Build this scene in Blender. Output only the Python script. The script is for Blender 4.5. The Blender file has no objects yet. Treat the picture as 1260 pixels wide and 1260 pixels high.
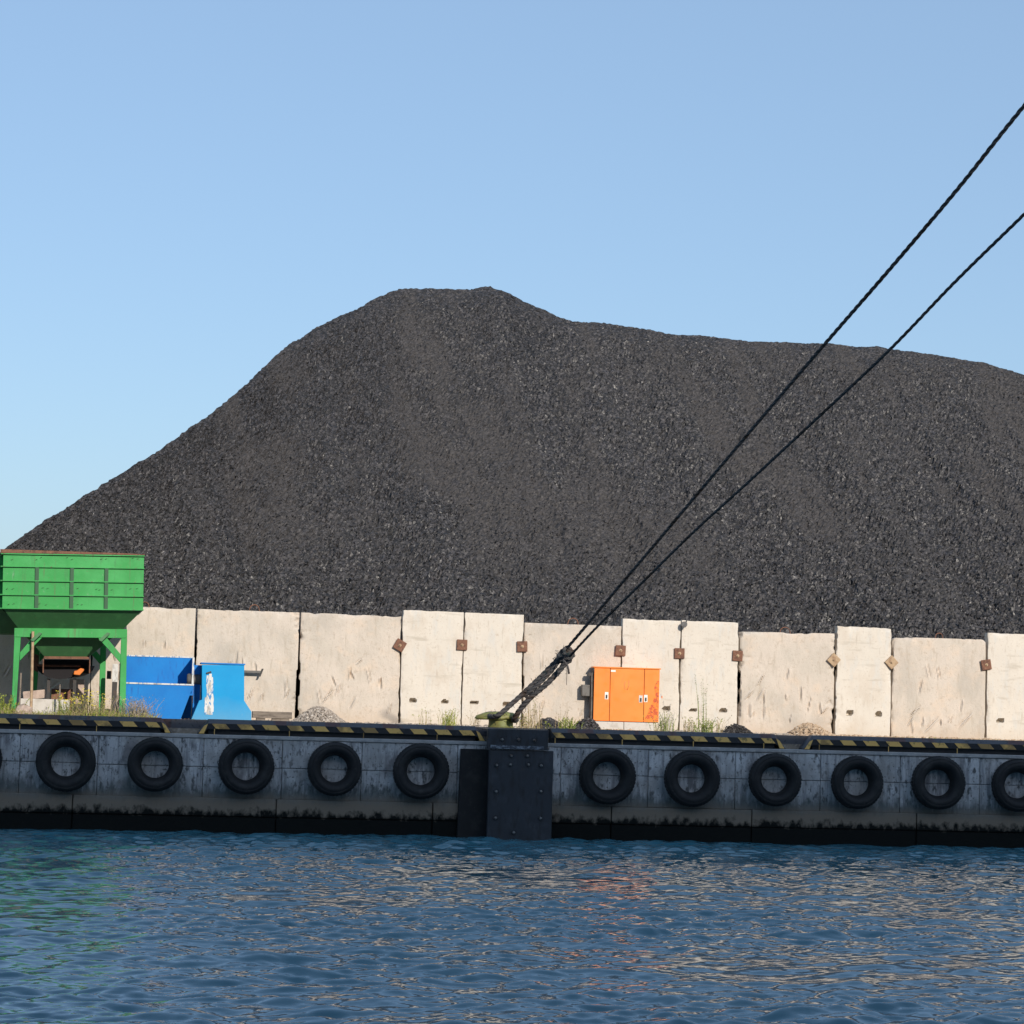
import bpy, math, random
import numpy as np
from mathutils import Vector, Matrix

# ------------------------------------------------------------------ camera, sky, sun
S = bpy.context.scene
COL = S.collection
R = math.radians
F = 3000.0                      # focal length in pixels of the 1260 px wide photograph
YAW, PITCH, ROLL = math.atan(0.158), math.atan(240 / 3000), 0.028
CAMZ = 0.67
CAM = Vector((-47 * math.sin(YAW), -47 * math.cos(YAW), CAMZ))
fw = Vector((math.sin(YAW) * math.cos(PITCH), math.cos(YAW) * math.cos(PITCH), math.sin(PITCH)))
r0 = Vector((math.cos(YAW), -math.sin(YAW), 0))
u0 = r0.cross(fw)
rc = math.cos(ROLL) * r0 + math.sin(ROLL) * u0
uc = -math.sin(ROLL) * r0 + math.cos(ROLL) * u0
cd = bpy.data.cameras.new('camera')
cd.sensor_width = 36
cd.lens = F / 1260 * 36
cd.clip_start = 0.5
cd.clip_end = 5000
cam = bpy.data.objects.new('camera', cd)
COL.objects.link(cam)
cam.matrix_world = Matrix(((rc.x, uc.x, -fw.x, CAM.x), (rc.y, uc.y, -fw.y, CAM.y), (rc.z, uc.z, -fw.z, CAM.z), (0, 0, 0, 1)))
S.camera = cam

SUN_AZ, SUN_EL = R(17), R(22.5)             # to the right of straight behind the camera
to_sun = Vector((math.sin(SUN_AZ) * math.cos(SUN_EL), -math.cos(SUN_AZ) * math.cos(SUN_EL), math.sin(SUN_EL)))
W = bpy.data.worlds.new('World')
S.world = W
W.use_nodes = True
nt = W.node_tree
nt.nodes.clear()
sky = nt.nodes.new('ShaderNodeTexSky')
sky.sky_type = 'NISHITA'
sky.sun_disc = False
sky.sun_elevation = SUN_EL
sky.sun_rotation = math.pi - SUN_AZ
sky.altitude = 0
sky.air_density = 1.0
sky.dust_density = 1.2
sky.ozone_density = 3.8
bg = nt.nodes.new('ShaderNodeBackground')
bg.inputs[1].default_value = 0.15
wo = nt.nodes.new('ShaderNodeOutputWorld')
haze_mix = nt.nodes.new('ShaderNodeMix')                # thin even summer haze over the clear sky
haze_mix.data_type = 'RGBA'
haze_mix.inputs['Factor'].default_value = 0.45
haze_mix.inputs['B'].default_value = (2.7, 3.8, 5.15, 1)
nt.links.new(sky.outputs[0], haze_mix.inputs['A'])
nt.links.new(haze_mix.outputs['Result'], bg.inputs[0])
nt.links.new(bg.outputs[0], wo.inputs[0])
sl = bpy.data.lights.new('sun', 'SUN')
sl.energy = 4.2
sl.angle = R(0.4)
sl.color = (1.0, 0.92, 0.81)
so = bpy.data.objects.new('sun', sl)
COL.objects.link(so)
so.rotation_euler = to_sun.to_track_quat('Z', 'Y').to_euler()
S.view_settings.view_transform = 'Standard'
S.view_settings.look = 'None'
S.view_settings.gamma = 1
S.view_settings.exposure = 0.0

# ------------------------------------------------------------------ measuring helpers
def ray(px, py):
    return (fw + rc * ((px - 630) / F) - uc * ((py - 630) / F))
def P(px, py, y):
    d = ray(px, py)
    return CAM + d * ((y - CAM.y) / d.y)
def PN(px, py, o, n):
    d = ray(px, py)
    return CAM + d * ((o - CAM).dot(n) / d.dot(n))
def PD(px, py, depth):
    return CAM + ray(px, py) * depth

rng = np.random.default_rng(7)
random.seed(5)

def vnoise(x, y, scale, seed):
    g = np.random.default_rng(seed).random((256, 256))
    x = np.asarray(x, float) / scale + 1000.3
    y = np.asarray(y, float) / scale + 1000.7
    xi = np.floor(x).astype(int); yi = np.floor(y).astype(int)
    fx = x - xi; fy = y - yi
    fx = fx * fx * (3 - 2 * fx); fy = fy * fy * (3 - 2 * fy)
    a = g[xi % 256, yi % 256]; b = g[(xi + 1) % 256, yi % 256]
    c = g[xi % 256, (yi + 1) % 256]; d = g[(xi + 1) % 256, (yi + 1) % 256]
    return (a * (1 - fx) + b * fx) * (1 - fy) + (c * (1 - fx) + d * fx) * fy - 0.5
def fbm(x, y, scale, seed, octv=4):
    r = 0; a = 1
    for k in range(octv):
        r = r + a * vnoise(x, y, scale, seed + k)
        a *= 0.5; scale *= 0.5
    return r

# ------------------------------------------------------------------ materials
def mat(name, base, rough=0.75, metal=0.0, layers=(), bump=None, spec=0.5, bump2=None, rough_var=0):
    """layers: (scale, colour, lo, hi, (sx,sy,sz)[, zmax, zsoft]) mixed over the base by a noise in world space"""
    m = bpy.data.materials.new(name)
    m.use_nodes = True
    t = m.node_tree
    N, L = t.nodes, t.links
    b = N['Principled BSDF']
    b.inputs['Roughness'].default_value = rough
    b.inputs['Metallic'].default_value = metal
    b.inputs['Specular IOR Level'].default_value = spec
    geo = N.new('ShaderNodeNewGeometry')
    pos = geo.outputs['Position']
    def noise(scale, st=(1, 1, 1), detail=6, off=0.0, rg=0.6):
        mp = N.new('ShaderNodeMapping')
        mp.inputs['Scale'].default_value = st
        mp.inputs['Location'].default_value = (off, off * 1.7, off * 0.6)
        L.new(pos, mp.inputs[0])
        n = N.new('ShaderNodeTexNoise')
        n.inputs['Scale'].default_value = scale
        n.inputs['Detail'].default_value = detail
        n.inputs['Roughness'].default_value = rg
        L.new(mp.outputs[0], n.inputs['Vector'])
        return n.outputs['Fac']
    cur = None
    for k, ly in enumerate(layers):
        scale, colr, lo, hi, st = ly[:5]
        mr = N.new('ShaderNodeMapRange')
        mr.inputs[1].default_value = lo; mr.inputs[2].default_value = hi
        fac = noise(scale, st, off=3.1 * k)
        if len(ly) > 5:                     # a band of growth or dirt below a height
            zmax, zsoft = ly[5:7]
            sx = N.new('ShaderNodeSeparateXYZ'); L.new(pos, sx.inputs[0])
            a = N.new('ShaderNodeMath'); a.operation = 'MULTIPLY_ADD'
            L.new(fac, a.inputs[0]); a.inputs[1].default_value = zsoft; L.new(sx.outputs[2], a.inputs[2])
            mr.inputs[1].default_value = zmax + zsoft * .5 + lo
            mr.inputs[2].default_value = zmax + zsoft * .5 - lo
            fac = a.outputs[0]
        L.new(fac, mr.inputs[0])
        f = mr.outputs[0]
        if len(ly) > 5:
            mu = N.new('ShaderNodeMath'); mu.operation = 'MULTIPLY'; L.new(f, mu.inputs[0]); mu.inputs[1].default_value = hi; f = mu.outputs[0]
        mx = N.new('ShaderNodeMix'); mx.data_type = 'RGBA'
        L.new(f, mx.inputs['Factor'])
        if cur is None: mx.inputs['A'].default_value = (*base, 1)
        else: L.new(cur, mx.inputs['A'])
        mx.inputs['B'].default_value = (*colr, 1)
        cur = mx.outputs['Result']
    if cur is None: b.inputs['Base Color'].default_value = (*base, 1)
    else: L.new(cur, b.inputs['Base Color'])
    prev = None
    for bp in (bump, bump2):
        if bp:
            bn = N.new('ShaderNodeBump')
            bn.inputs['Strength'].default_value = bp[1]
            bn.inputs['Distance'].default_value = bp[2]
            L.new(noise(bp[0], bp[3] if len(bp) > 3 else (1, 1, 1), 8), bn.inputs['Height'])
            if prev: L.new(prev, bn.inputs['Normal'])
            prev = bn.outputs[0]
    if prev: L.new(prev, b.inputs['Normal'])
    if rough_var:
        mr = N.new('ShaderNodeMapRange')
        mr.inputs[1].default_value = .3; mr.inputs[2].default_value = .7
        mr.inputs[3].default_value = max(0, rough - rough_var); mr.inputs[4].default_value = min(1, rough + rough_var)
        L.new(noise(6), mr.inputs[0]); L.new(mr.outputs[0], b.inputs['Roughness'])
    return m

U = (1, 1, 1)
M = {}
M['panel_rough'] = mat('rough_cast_concrete', (.60, .52, .44), .9, layers=[
    (1.3, (.54, .475, .40), .42, .62, U), (3.0, (.64, .52, .41), .52, .72, U), (.9, (.43, .385, .33), .54, .74, (1, 1, .6)),
    (14, (.47, .39, .31), .57, .72, U), (6, (.46, .39, .31), .56, .74, (2, 2, .4)), (45, (.36, .30, .24), .61, .70, U),
    (4, (.54, .40, .28), .25, .6, (1, 1, 1), .35, .5)], bump=(30, .5, .012), bump2=(5, .4, .03, (1, 1, .5)))
M['panel_smooth'] = mat('smooth_cast_concrete', (.665, .60, .515), .88, layers=[
    (1.1, (.63, .57, .49), .40, .62, U), (2.2, (.58, .50, .41), .52, .72, (1, 1, .6)), (7, (.60, .565, .51), .52, .68, (1, 1, .3)),
    (9, (.50, .43, .35), .59, .75, (2.5, 2.5, .35)), (22, (.53, .45, .36), .58, .70, U), (2.6, (.52, .46, .38), .60, .72, (.5, .5, 3)),
    (4, (.54, .42, .30), .25, .6, (1, 1, 1), .3, .45)], bump=(35, .35, .008), bump2=(4, .25, .02))
M['quay'] = mat('weathered_quay_concrete', (.52, .515, .51), .85, layers=[
    (1.6, (.66, .655, .65), .45, .62, U), (5, (.30, .30, .31), .50, .64, (3, 3, .22)),
    (3.2, (.68, .67, .66), .56, .68, (1.6, 1.6, .5)), (9, (.13, .13, .13), .54, .64, (1.4, 1.4, .6)), (2.4, (.22, .215, .22), .54, .66, (1.2, 1.2, .5)),
    (1.1, (.38, .36, .34), .5, .66, U), (22, (.14, .14, .13), .60, .67, U),
    (6, (.11, .125, .12), .12, .85, (1.6, 1.6, .5), -.95, .7),
    (3, (.25, .20, .15), .12, .9, (1.5, 1.5, .6), -1.17, .25), (4, (.008, .009, .008), .06, 1.0, (2.2, 2.2, 1.5), -1.43, .5)],
    bump=(18, .5, .02), bump2=(5, .4, .03, (1, 1, .5)), spec=.2)
M['coping'] = mat('quay_coping', (.42, .41, .40), .85, layers=[(3, (.28, .28, .28), .45, .65, U), (12, (.55, .53, .50), .55, .7, U)], bump=(20, .4, .01))
M['ground'] = mat('quay_ground', (.30, .255, .20), .95, layers=[(2, (.20, .17, .14), .45, .6, U), (15, (.42, .37, .31), .5, .65, U)], bump=(40, .6, .02))
M['black'] = mat('kerb_black', (.020, .020, .022), .55, layers=[(8, (.045, .04, .04), .55, .7, U)], bump=(30, .2, .004))
M['kerbtop'] = mat('kerb_worn_top', (.085, .085, .095), .6, layers=[(1.1, (.11, .055, .05), .52, .56, (1, .1, .1)), (3, (.10, .10, .105), .55, .7, U), (14, (.03, .03, .03), .55, .7, U)], bump=(30, .2, .004))
M['yellow'] = mat('kerb_yellow', (.92, .55, .16), .6, layers=[(.9, (.42, .25, .09), .52, .58, U), (10, (.20, .15, .06), .56, .7, U)], bump=(30, .2, .004))
M['rubber'] = mat('tyre_rubber', (.018, .018, .019), .62, layers=[(5, (.034, .033, .032), .5, .7, U), (16, (.055, .052, .048), .62, .75, U)], bump=(25, .3, .006), spec=.3)
M['fender'] = mat('fender_plate', (.030, .034, .042), .5, layers=[(3, (.050, .055, .066), .5, .7, U), (9, (.022, .022, .024), .5, .65, (1, 1, .3)), (2.3, (.06, .045, .035), .62, .72, U)], bump=(8, .25, .01))
M['bolt'] = mat('galvanised_bolt', (.20, .19, .18), .5, .3, layers=[(20, (.09, .06, .045), .5, .6, U)])
M['scuff'] = mat('scuffed_paint', (.26, .29, .33), .6, layers=[(14, (.05, .055, .07), .42, .54, (1, 1, 3))])
M['rust'] = mat('rusty_steel', (.19, .085, .05), .8, layers=[(9, (.11, .05, .032), .48, .62, U), (25, (.28, .15, .09), .55, .7, U)], bump=(40, .4, .004))
M['palerust'] = mat('sun_bleached_steel', (.44, .31, .19), .8, layers=[(9, (.28, .17, .10), .48, .65, U)], bump=(40, .4, .004))
M['green'] = mat('green_paint', (.036, .30, .068), .5, layers=[(1.4, (.06, .37, .10), .45, .65, U), (5, (.05, .20, .065), .56, .75, (2.5, 2.5, .3)), (13, (.13, .33, .15), .64, .74, (1, 1, .6)), (28, (.14, .09, .05), .66, .72, U), (4.5, (.12, .12, .06), .60, .72, (2.5, 2.5, .12))], bump=(7, .12, .02), rough_var=.12, spec=.3)
M['ribshade'] = mat('shaded_green_rib', (.016, .085, .030), .55, layers=[(9, (.03, .06, .03), .55, .7, (3, 3, .3))])  # green darkened to stand in for shade on the vertical ribs
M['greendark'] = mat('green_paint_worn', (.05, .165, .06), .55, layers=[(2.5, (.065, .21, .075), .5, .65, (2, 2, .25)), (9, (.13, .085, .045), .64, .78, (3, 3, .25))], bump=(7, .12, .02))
M['blue'] = mat('blue_paint', (.002, .165, .52), .5, spec=.25, layers=[(1.6, (.003, .20, .58), .4, .65, U), (6, (.01, .12, .42), .58, .74, (2, 2, .5)), (22, (.10, .18, .30), .69, .75, U)], bump=(6, .1, .02), rough_var=.1)
M['bluelight'] = mat('faded_blue_paint', (.002, .28, .60), .5, spec=.25, layers=[(1.8, (.003, .31, .64), .4, .65, U), (8, (.10, .33, .55), .64, .74, (1.5, 1.5, .5)), (4, (.25, .33, .33), .4, .5, (1, 1, 1), .32, .3)], bump=(6, .1, .02), rough_var=.1)
M['white'] = mat('chipped_white_paint', (.66, .66, .64), .7, layers=[(12, (.34, .33, .31), .50, .62, (1, 1, .3)), (22, (.08, .25, .50), .56, .60, (1, 1, .35))])
M['whitepost'] = mat('dirty_white_paint', (.62, .61, .58), .7, layers=[(12, (.36, .34, .31), .5, .64, (1, 1, .5))])
M['orange'] = mat('orange_paint', (.92, .215, .012), .42, layers=[(1.5, (.86, .24, .018), .45, .65, U), (6, (.80, .19, .015), .6, .75, (2, 2, .4))], bump=(5, .08, .01), rough_var=.1)
M['redorange'] = mat('peeling_red_primer', (.52, .075, .010), .6, layers=[(13, (.92, .215, .012), .44, .50, U), (25, (.26, .05, .02), .58, .68, U)])
M['plinth'] = mat('plinth_concrete', (.58, .54, .49), .9, layers=[(5, (.42, .38, .33), .5, .7, U)], bump=(30, .4, .01))
M['greymetal'] = mat('grey_metal', (.13, .12, .11), .6, layers=[(8, (.08, .065, .055), .5, .65, U)], bump=(20, .2, .004))
M['dark'] = mat('dark_metal', (.03, .027, .025), .6, layers=[(8, (.06, .04, .03), .5, .65, U)])
M['olive'] = mat('olive_yellow_paint', (.19, .175, .05), .55, layers=[(6, (.20, .22, .06), .45, .6, U), (18, (.10, .07, .04), .62, .72, U)], bump=(20, .3, .006))
M['rope'] = mat('dark_rope', (.085, .08, .08), .9, layers=[(3, (.065, .045, .035), .5, .62, U), (6, (.020, .038, .042), .55, .68, U)], bump=(60, .6, .01), spec=.2)
M['wood'] = mat('weathered_wood', (.22, .18, .145), .85, layers=[(4, (.13, .105, .085), .45, .6, (1, 5, 5))], bump=(12, .4, .01, (1, 6, 6)))
M['pinkstone'] = mat('pink_stone', (.52, .40, .33), .9, layers=[(7, (.38, .29, .24), .45, .65, U)], bump=(12, .6, .03))
M['stone'] = mat('gravel_stone', (.44, .38, .32), .92, layers=[(18, (.20, .165, .135), .44, .56, U), (11, (.66, .60, .53), .56, .66, U)], bump=(40, .5, .01))
M['brownstone'] = mat('brown_rubble', (.50, .37, .25), .92, layers=[(15, (.28, .19, .12), .48, .6, U), (9, (.66, .56, .44), .58, .68, U)], bump=(40, .5, .01))
M['leaf_green'] = mat('weed_green', (.12, .17, .03), .8, layers=[(9, (.20, .23, .05), .45, .6, U)])
M['leaf_bright'] = mat('weed_yellow_green', (.34, .36, .05), .8, layers=[(12, (.17, .22, .04), .45, .6, U)])
M['leaf_dry'] = mat('dry_grass', (.38, .29, .16), .85, layers=[(9, (.19, .16, .07), .45, .6, U)])
M['leaf_grey'] = mat('grey_seedheads', (.36, .29, .26), .85, layers=[(9, (.22, .20, .10), .45, .6, U)])
M['flower'] = mat('yellow_flower', (.75, .60, .05), .8)
M['hull'] = mat('blocker_grey', (.55, .56, .58), .5, layers=[(.4, (.42, .42, .43), .5, .7, (1, 1, .3))])  # kept pale so the added hull bounces fill onto quay and water
M['hullwhite'] = mat('blocker_white', (.6, .6, .58), .5)
M['conveyorbelt'] = mat('belt_rubber', (.022, .02, .022), .8, spec=.15)
M['sticker'] = mat('white_sticker', (.8, .78, .72), .6)
M['amber'] = mat('orange_plastic', (.75, .20, .02), .5)

def leaf_trans(m):
    b = m.node_tree.nodes['Principled BSDF']
    b.inputs['Transmission Weight'].default_value = 0
for k in ('leaf_green',): leaf_trans(M[k])

# coal: dusty fine patches and coarse shiny patches
def coal_material():
    m = bpy.data.materials.new('coal')
    m.use_nodes = True
    t = m.node_tree; N, L = t.nodes, t.links
    b = N['Principled BSDF']
    b.inputs['Specular IOR Level'].default_value = .36
    geo = N.new('ShaderNodeNewGeometry')
    at = N.new('ShaderNodeAttribute'); at.attribute_name = 'dust'
    n1 = N.new('ShaderNodeTexNoise'); n1.inputs['Scale'].default_value = 16; n1.inputs['Detail'].default_value = 4
    L.new(geo.outputs['Position'], n1.inputs['Vector'])
    vo = N.new('ShaderNodeTexVoronoi'); vo.inputs['Scale'].default_value = 24
    L.new(geo.outputs['Position'], vo.inputs['Vector'])
    sep = N.new('ShaderNodeSeparateColor'); L.new(vo.outputs['Color'], sep.inputs[0])
    pw = N.new('ShaderNodeMath'); pw.operation = 'POWER'; L.new(sep.outputs[0], pw.inputs[0]); pw.inputs[1].default_value = 2.2
    mx = N.new('ShaderNodeMix'); mx.data_type = 'RGBA'
    mx.inputs['A'].default_value = (.015, .0145, .015, 1); mx.inputs['B'].default_value = (.080, .074, .076, 1)
    L.new(pw.outputs[0], mx.inputs['Factor'])
    mx2 = N.new('ShaderNodeMix'); mx2.data_type = 'RGBA'
    L.new(at.outputs['Fac'], mx2.inputs['Factor'])
    L.new(mx.outputs['Result'], mx2.inputs['A']); mx3 = N.new('ShaderNodeMix'); mx3.data_type = 'RGBA'; mx3.inputs['A'].default_value = (.032, .029, .028, 1); mx3.inputs['B'].default_value = (.082, .073, .069, 1); L.new(sep.outputs[2], mx3.inputs['Factor']); L.new(mx3.outputs['Result'], mx2.inputs['B'])
    L.new(mx2.outputs['Result'], b.inputs['Base Color'])
    mr = N.new('ShaderNodeMapRange'); L.new(sep.outputs[1], mr.inputs[0])
    mr.inputs[3].default_value = .30; mr.inputs[4].default_value = .8
    mr2 = N.new('ShaderNodeMix'); mr2.data_type = 'FLOAT'
    L.new(at.outputs['Fac'], mr2.inputs['Factor']); L.new(mr.outputs[0], mr2.inputs['A']); mr2.inputs['B'].default_value = .9
    L.new(mr2.outputs['Result'], b.inputs['Roughness'])
    bn = N.new('ShaderNodeBump'); bn.inputs['Strength'].default_value = .7; bn.inputs['Distance'].default_value = .02
    L.new(n1.outputs['Fac'], bn.inputs['Height']); L.new(bn.outputs[0], b.inputs['Normal'])
    return m
M['coal'] = coal_material()

def water_material():
    m = bpy.data.materials.new('harbour_water')
    m.use_nodes = True
    t = m.node_tree; N, L = t.nodes, t.links
    b = N['Principled BSDF']
    b.inputs['Base Color'].default_value = (.042, .150, .200, 1)
    b.inputs['Roughness'].default_value = .04
    b.inputs['IOR'].default_value = 1.5
    b.inputs['Specular IOR Level'].default_value = .5
    geo = N.new('ShaderNodeNewGeometry')
    prev = None
    for sc, st, ds, de in ((12, (.6, 1.3, 1), .0020, 3),):
        mp = N.new('ShaderNodeMapping'); mp.inputs['Scale'].default_value = st
        mp.inputs['Rotation'].default_value = (0, 0, .25)
        L.new(geo.outputs['Position'], mp.inputs[0])
        n = N.new('ShaderNodeTexNoise'); n.inputs['Scale'].default_value = sc; n.inputs['Detail'].default_value = de
        n.inputs['Distortion'].default_value = .4
        L.new(mp.outputs[0], n.inputs['Vector'])
        bn = N.new('ShaderNodeBump'); bn.inputs['Strength'].default_value = 1; bn.inputs['Distance'].default_value = ds
        L.new(n.outputs['Fac'], bn.inputs['Height'])
        if prev: L.new(prev, bn.inputs['Normal'])
        prev = bn.outputs[0]
    L.new(prev, b.inputs['Normal'])
    return m
M['water'] = water_material()

# ------------------------------------------------------------------ mesh helpers
class MB:
    def __init__(s): s.v = []; s.f = []; s.mi = []; s.mats = []; s.sm = []
    def m(s, mt):
        if mt not in s.mats: s.mats.append(mt)
        return s.mats.index(mt)
    def add(s, vs, fs, mt=None, smooth=False):
        o = len(s.v); s.v += [tuple(v) for v in vs]
        k = s.m(mt) if mt else 0
        for f in fs: s.f.append([i + o for i in f]); s.mi.append(k); s.sm.append(smooth)
        return s
    def box(s, a, b, mt=None, rot=None, piv=None):
        x0, y0, z0 = a; x1, y1, z1 = b
        vs = [Vector(p) for p in ((x0,y0,z0),(x1,y0,z0),(x1,y1,z0),(x0,y1,z0),(x0,y0,z1),(x1,y0,z1),(x1,y1,z1),(x0,y1,z1))]
        if rot is not None:
            c = Vector(piv) if piv is not None else (Vector(a) + Vector(b)) / 2
            vs = [rot @ (v - c) + c for v in vs]
        return s.add(vs, [(0,3,2,1),(4,5,6,7),(0,1,5,4),(1,2,6,5),(2,3,7,6),(3,0,4,7)], mt)
    def prism(s, pts, dvec, mt=None):
        """polygon pts (3-D, counter-clockwise seen from the side away from dvec) extruded along dvec"""
        n = len(pts); pts = [Vector(p) for p in pts]; d = Vector(dvec)
        vs = pts + [p + d for p in pts]
        fs = [tuple(range(n)), tuple(range(2 * n - 1, n - 1, -1))] + [((i + 1) % n, i, i + n, (i + 1) % n + n) for i in range(n)]
        return s.add(vs, fs, mt)
    def tube(s, path, rad, n=8, mt=None, caps=True, smooth=True):
        path = [Vector(p) for p in path]
        rads = rad if hasattr(rad, '__len__') else [rad] * len(path)
        vs = []; ref = None
        for i, p in enumerate(path):
            t = (path[min(i + 1, len(path) - 1)] - path[max(i - 1, 0)]).normalized()
            if ref is None:
                ref = Vector((0, 0, 1)) if abs(t.z) < .9 else Vector((1, 0, 0))
            a = (ref - t * ref.dot(t)).normalized(); ref = a
            b = t.cross(a)
            for k in range(n):
                w = 2 * math.pi * k / n
                vs.append(p + (a * math.cos(w) + b * math.sin(w)) * rads[i])
        fs = [(i * n + k, i * n + (k + 1) % n, (i + 1) * n + (k + 1) % n, (i + 1) * n + k) for i in range(len(path) - 1) for k in range(n)]
        s.add(vs, fs, mt, smooth)
        if caps:
            s.add(vs[:n], [tuple(range(n - 1, -1, -1))], mt); s.add(vs[-n:], [tuple(range(n))], mt)
        return s
    def lathe(s, prof, n=48, axis='z', c=(0, 0, 0), mt=None, smooth=True, closed=False):
        vs = []
        for r_, h in prof:
            for k in range(n):
                w = 2 * math.pi * k / n
                p = (r_ * math.cos(w), r_ * math.sin(w), h)
                if axis == 'y': p = (p[0], h, p[1])
                if axis == 'x': p = (h, p[0], p[1])
                vs.append((p[0] + c[0], p[1] + c[1], p[2] + c[2]))
        m_ = len(prof)
        fs = []
        for i in range(m_ if closed else m_ - 1):
            j = (i + 1) % m_
            for k in range(n):
                q = (i * n + k, i * n + (k + 1) % n, j * n + (k + 1) % n, j * n + k)
                fs.append(q if axis != 'y' else q[::-1])
        return s.add(vs, fs, mt, smooth)
    def rock(s, c, r, mt=None, flat=.7, seed=None):
        rr = random.Random(seed) if seed is not None else random
        t = (1 + 5 ** .5) / 2
        vs = [(-1,t,0),(1,t,0),(-1,-t,0),(1,-t,0),(0,-1,t),(0,1,t),(0,-1,-t),(0,1,-t),(t,0,-1),(t,0,1),(-t,0,-1),(-t,0,1)]
        fs = [(0,11,5),(0,5,1),(0,1,7),(0,7,10),(0,10,11),(1,5,9),(5,11,4),(11,10,2),(10,7,6),(7,1,8),(3,9,4),(3,4,2),(3,2,6),(3,6,8),(3,8,9),(4,9,5),(2,4,11),(6,2,10),(8,6,7),(9,8,1)]
        out = []
        for v in vs:
            k = r / 1.9 * rr.uniform(.65, 1.25)
            out.append((c[0] + v[0] * k * 1.1, c[1] + v[1] * k, c[2] + v[2] * k * flat))
        return s.add(out, fs, mt)
    def build(s, name, mt=None, parent=None, loc=None, bevel=0):
        me = bpy.data.meshes.new(name)
        off = Vector(loc) if loc is not None else Vector((0, 0, 0))
        me.from_pydata([tuple(Vector(v) - off) for v in s.v], [], s.f)
        mats = s.mats if s.mats else [mt]
        for q in mats: me.materials.append(M[q] if isinstance(q, str) else q)
        me.polygons.foreach_set('material_index', s.mi)
        me.polygons.foreach_set('use_smooth', s.sm)
        me.update()
        o = bpy.data.objects.new(name, me)
        COL.objects.link(o)
        if loc is not None: o.location = loc
        if parent is not None: o.parent = parent
        if bevel:
            md = o.modifiers.new('bevel', 'BEVEL'); md.width = bevel; md.segments = 2; md.limit_method = 'ANGLE'; md.angle_limit = R(40)
        return o

def tag(o, label, cat, group=None, kind=None):
    if label: o['label'] = label
    if cat: o['category'] = cat
    if group: o['group'] = group
    if kind: o['kind'] = kind
    return o
def empty(name, loc, rz=0.0):
    o = bpy.data.objects.new(name, None); COL.objects.link(o)
    o.empty_display_size = .2
    o.location = loc; o.rotation_euler = (0, 0, rz)
    return o
def loc_of(root):   # world -> local of an un-updated empty
    return (Matrix.Translation(root.location) @ root.rotation_euler.to_matrix().to_4x4()).inverted()
def np_mesh(name, V, Fq, mt, attr=None, smooth=False):
    me = bpy.data.meshes.new(name)
    k = Fq.shape[1]
    me.vertices.add(len(V)); me.vertices.foreach_set('co', np.ascontiguousarray(V, dtype=np.float32).ravel())
    me.loops.add(Fq.size); me.loops.foreach_set('vertex_index', Fq.astype(np.int32).ravel())
    me.polygons.add(len(Fq)); me.polygons.foreach_set('loop_start', np.arange(0, Fq.size, k, dtype=np.int32))
    me.polygons.foreach_set('loop_total', np.full(len(Fq), k, dtype=np.int32))
    me.polygons.foreach_set('use_smooth', np.full(len(Fq), smooth))
    me.update(calc_edges=True)
    if attr is not None:
        a = me.attributes.new(attr[0], 'FLOAT', 'POINT'); a.data.foreach_set('value', attr[1].astype(np.float32))
    me.materials.append(M[mt])
    o = bpy.data.objects.new(name, me); COL.objects.link(o)
    return o
def grid_faces(nx, ny):
    i = np.arange(nx - 1)[:, None] * ny + np.arange(ny - 1)[None, :]
    i = i.ravel()
    return np.stack([i, i + ny, i + ny + 1, i + 1], 1)

# ------------------------------------------------------------------ water
WZ = -1.83
def water():
    xs = np.concatenate([[-900, -300, -120, -60, -35, -24, -20], np.arange(-17, 13.5, .045), [14, 16, 20, 25, 40, 70, 140, 320, 900]])
    ys = np.concatenate([[-900, -300, -120, -70, -50, -40, -36], np.arange(-34, -24, .032), np.arange(-24, .6, .038), [1.0]])
    X, Y = np.meshgrid(xs.astype(np.float32), ys.astype(np.float32), indexing='ij')
    Z = np.zeros_like(X)
    r = np.random.default_rng(11)
    n = 140
    lam = np.exp(r.uniform(math.log(.12), math.log(1.9), n))
    th = r.normal(-math.pi / 2 + .2, .55, n)
    gust = (.8 + .9 * (fbm(X, Y, 4, 91, 3) + .1)).astype(np.float32)      # patches of livelier and calmer ripples
    for l, t, ph in zip(lam, th, r.uniform(0, 6.28, n)):
        k = 2 * math.pi / l
        a = .0044 * l * (1 if l < .8 else .6)
        w = k * (X * math.cos(t) + Y * math.sin(t)) + ph
        Z += a * (np.sin(w) + (.22 * np.sin(2 * w + .8) if l > .35 else 0)) * (gust if l < 1.0 else 1)
    inside = (X > -18) & (X < 13.8) & (Y > -35)
    Z = np.where(inside, Z, 0)
    V = np.stack([X, Y, Z + WZ], -1).reshape(-1, 3)
    o = np_mesh('water', V, grid_faces(len(xs), len(ys)), 'water', smooth=True)
    tag(o, 'rippled blue harbour water in front of the quay', 'water', kind='structure')
water()

# ------------------------------------------------------------------ ground behind the kerb
GZ = 0.20
def ground():
    m = MB()
    m.add([(-900, .34, GZ), (900, .34, GZ), (900, 1200, GZ), (-900, 1200, GZ), (-900, .34, -3), (900, .34, -3)], [(0, 1, 2, 3), (4, 5, 1, 0)])
    tag(m.build('ground', 'ground'), 'earth and concrete ground behind the quay edge', 'ground', kind='structure')
ground()

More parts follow.
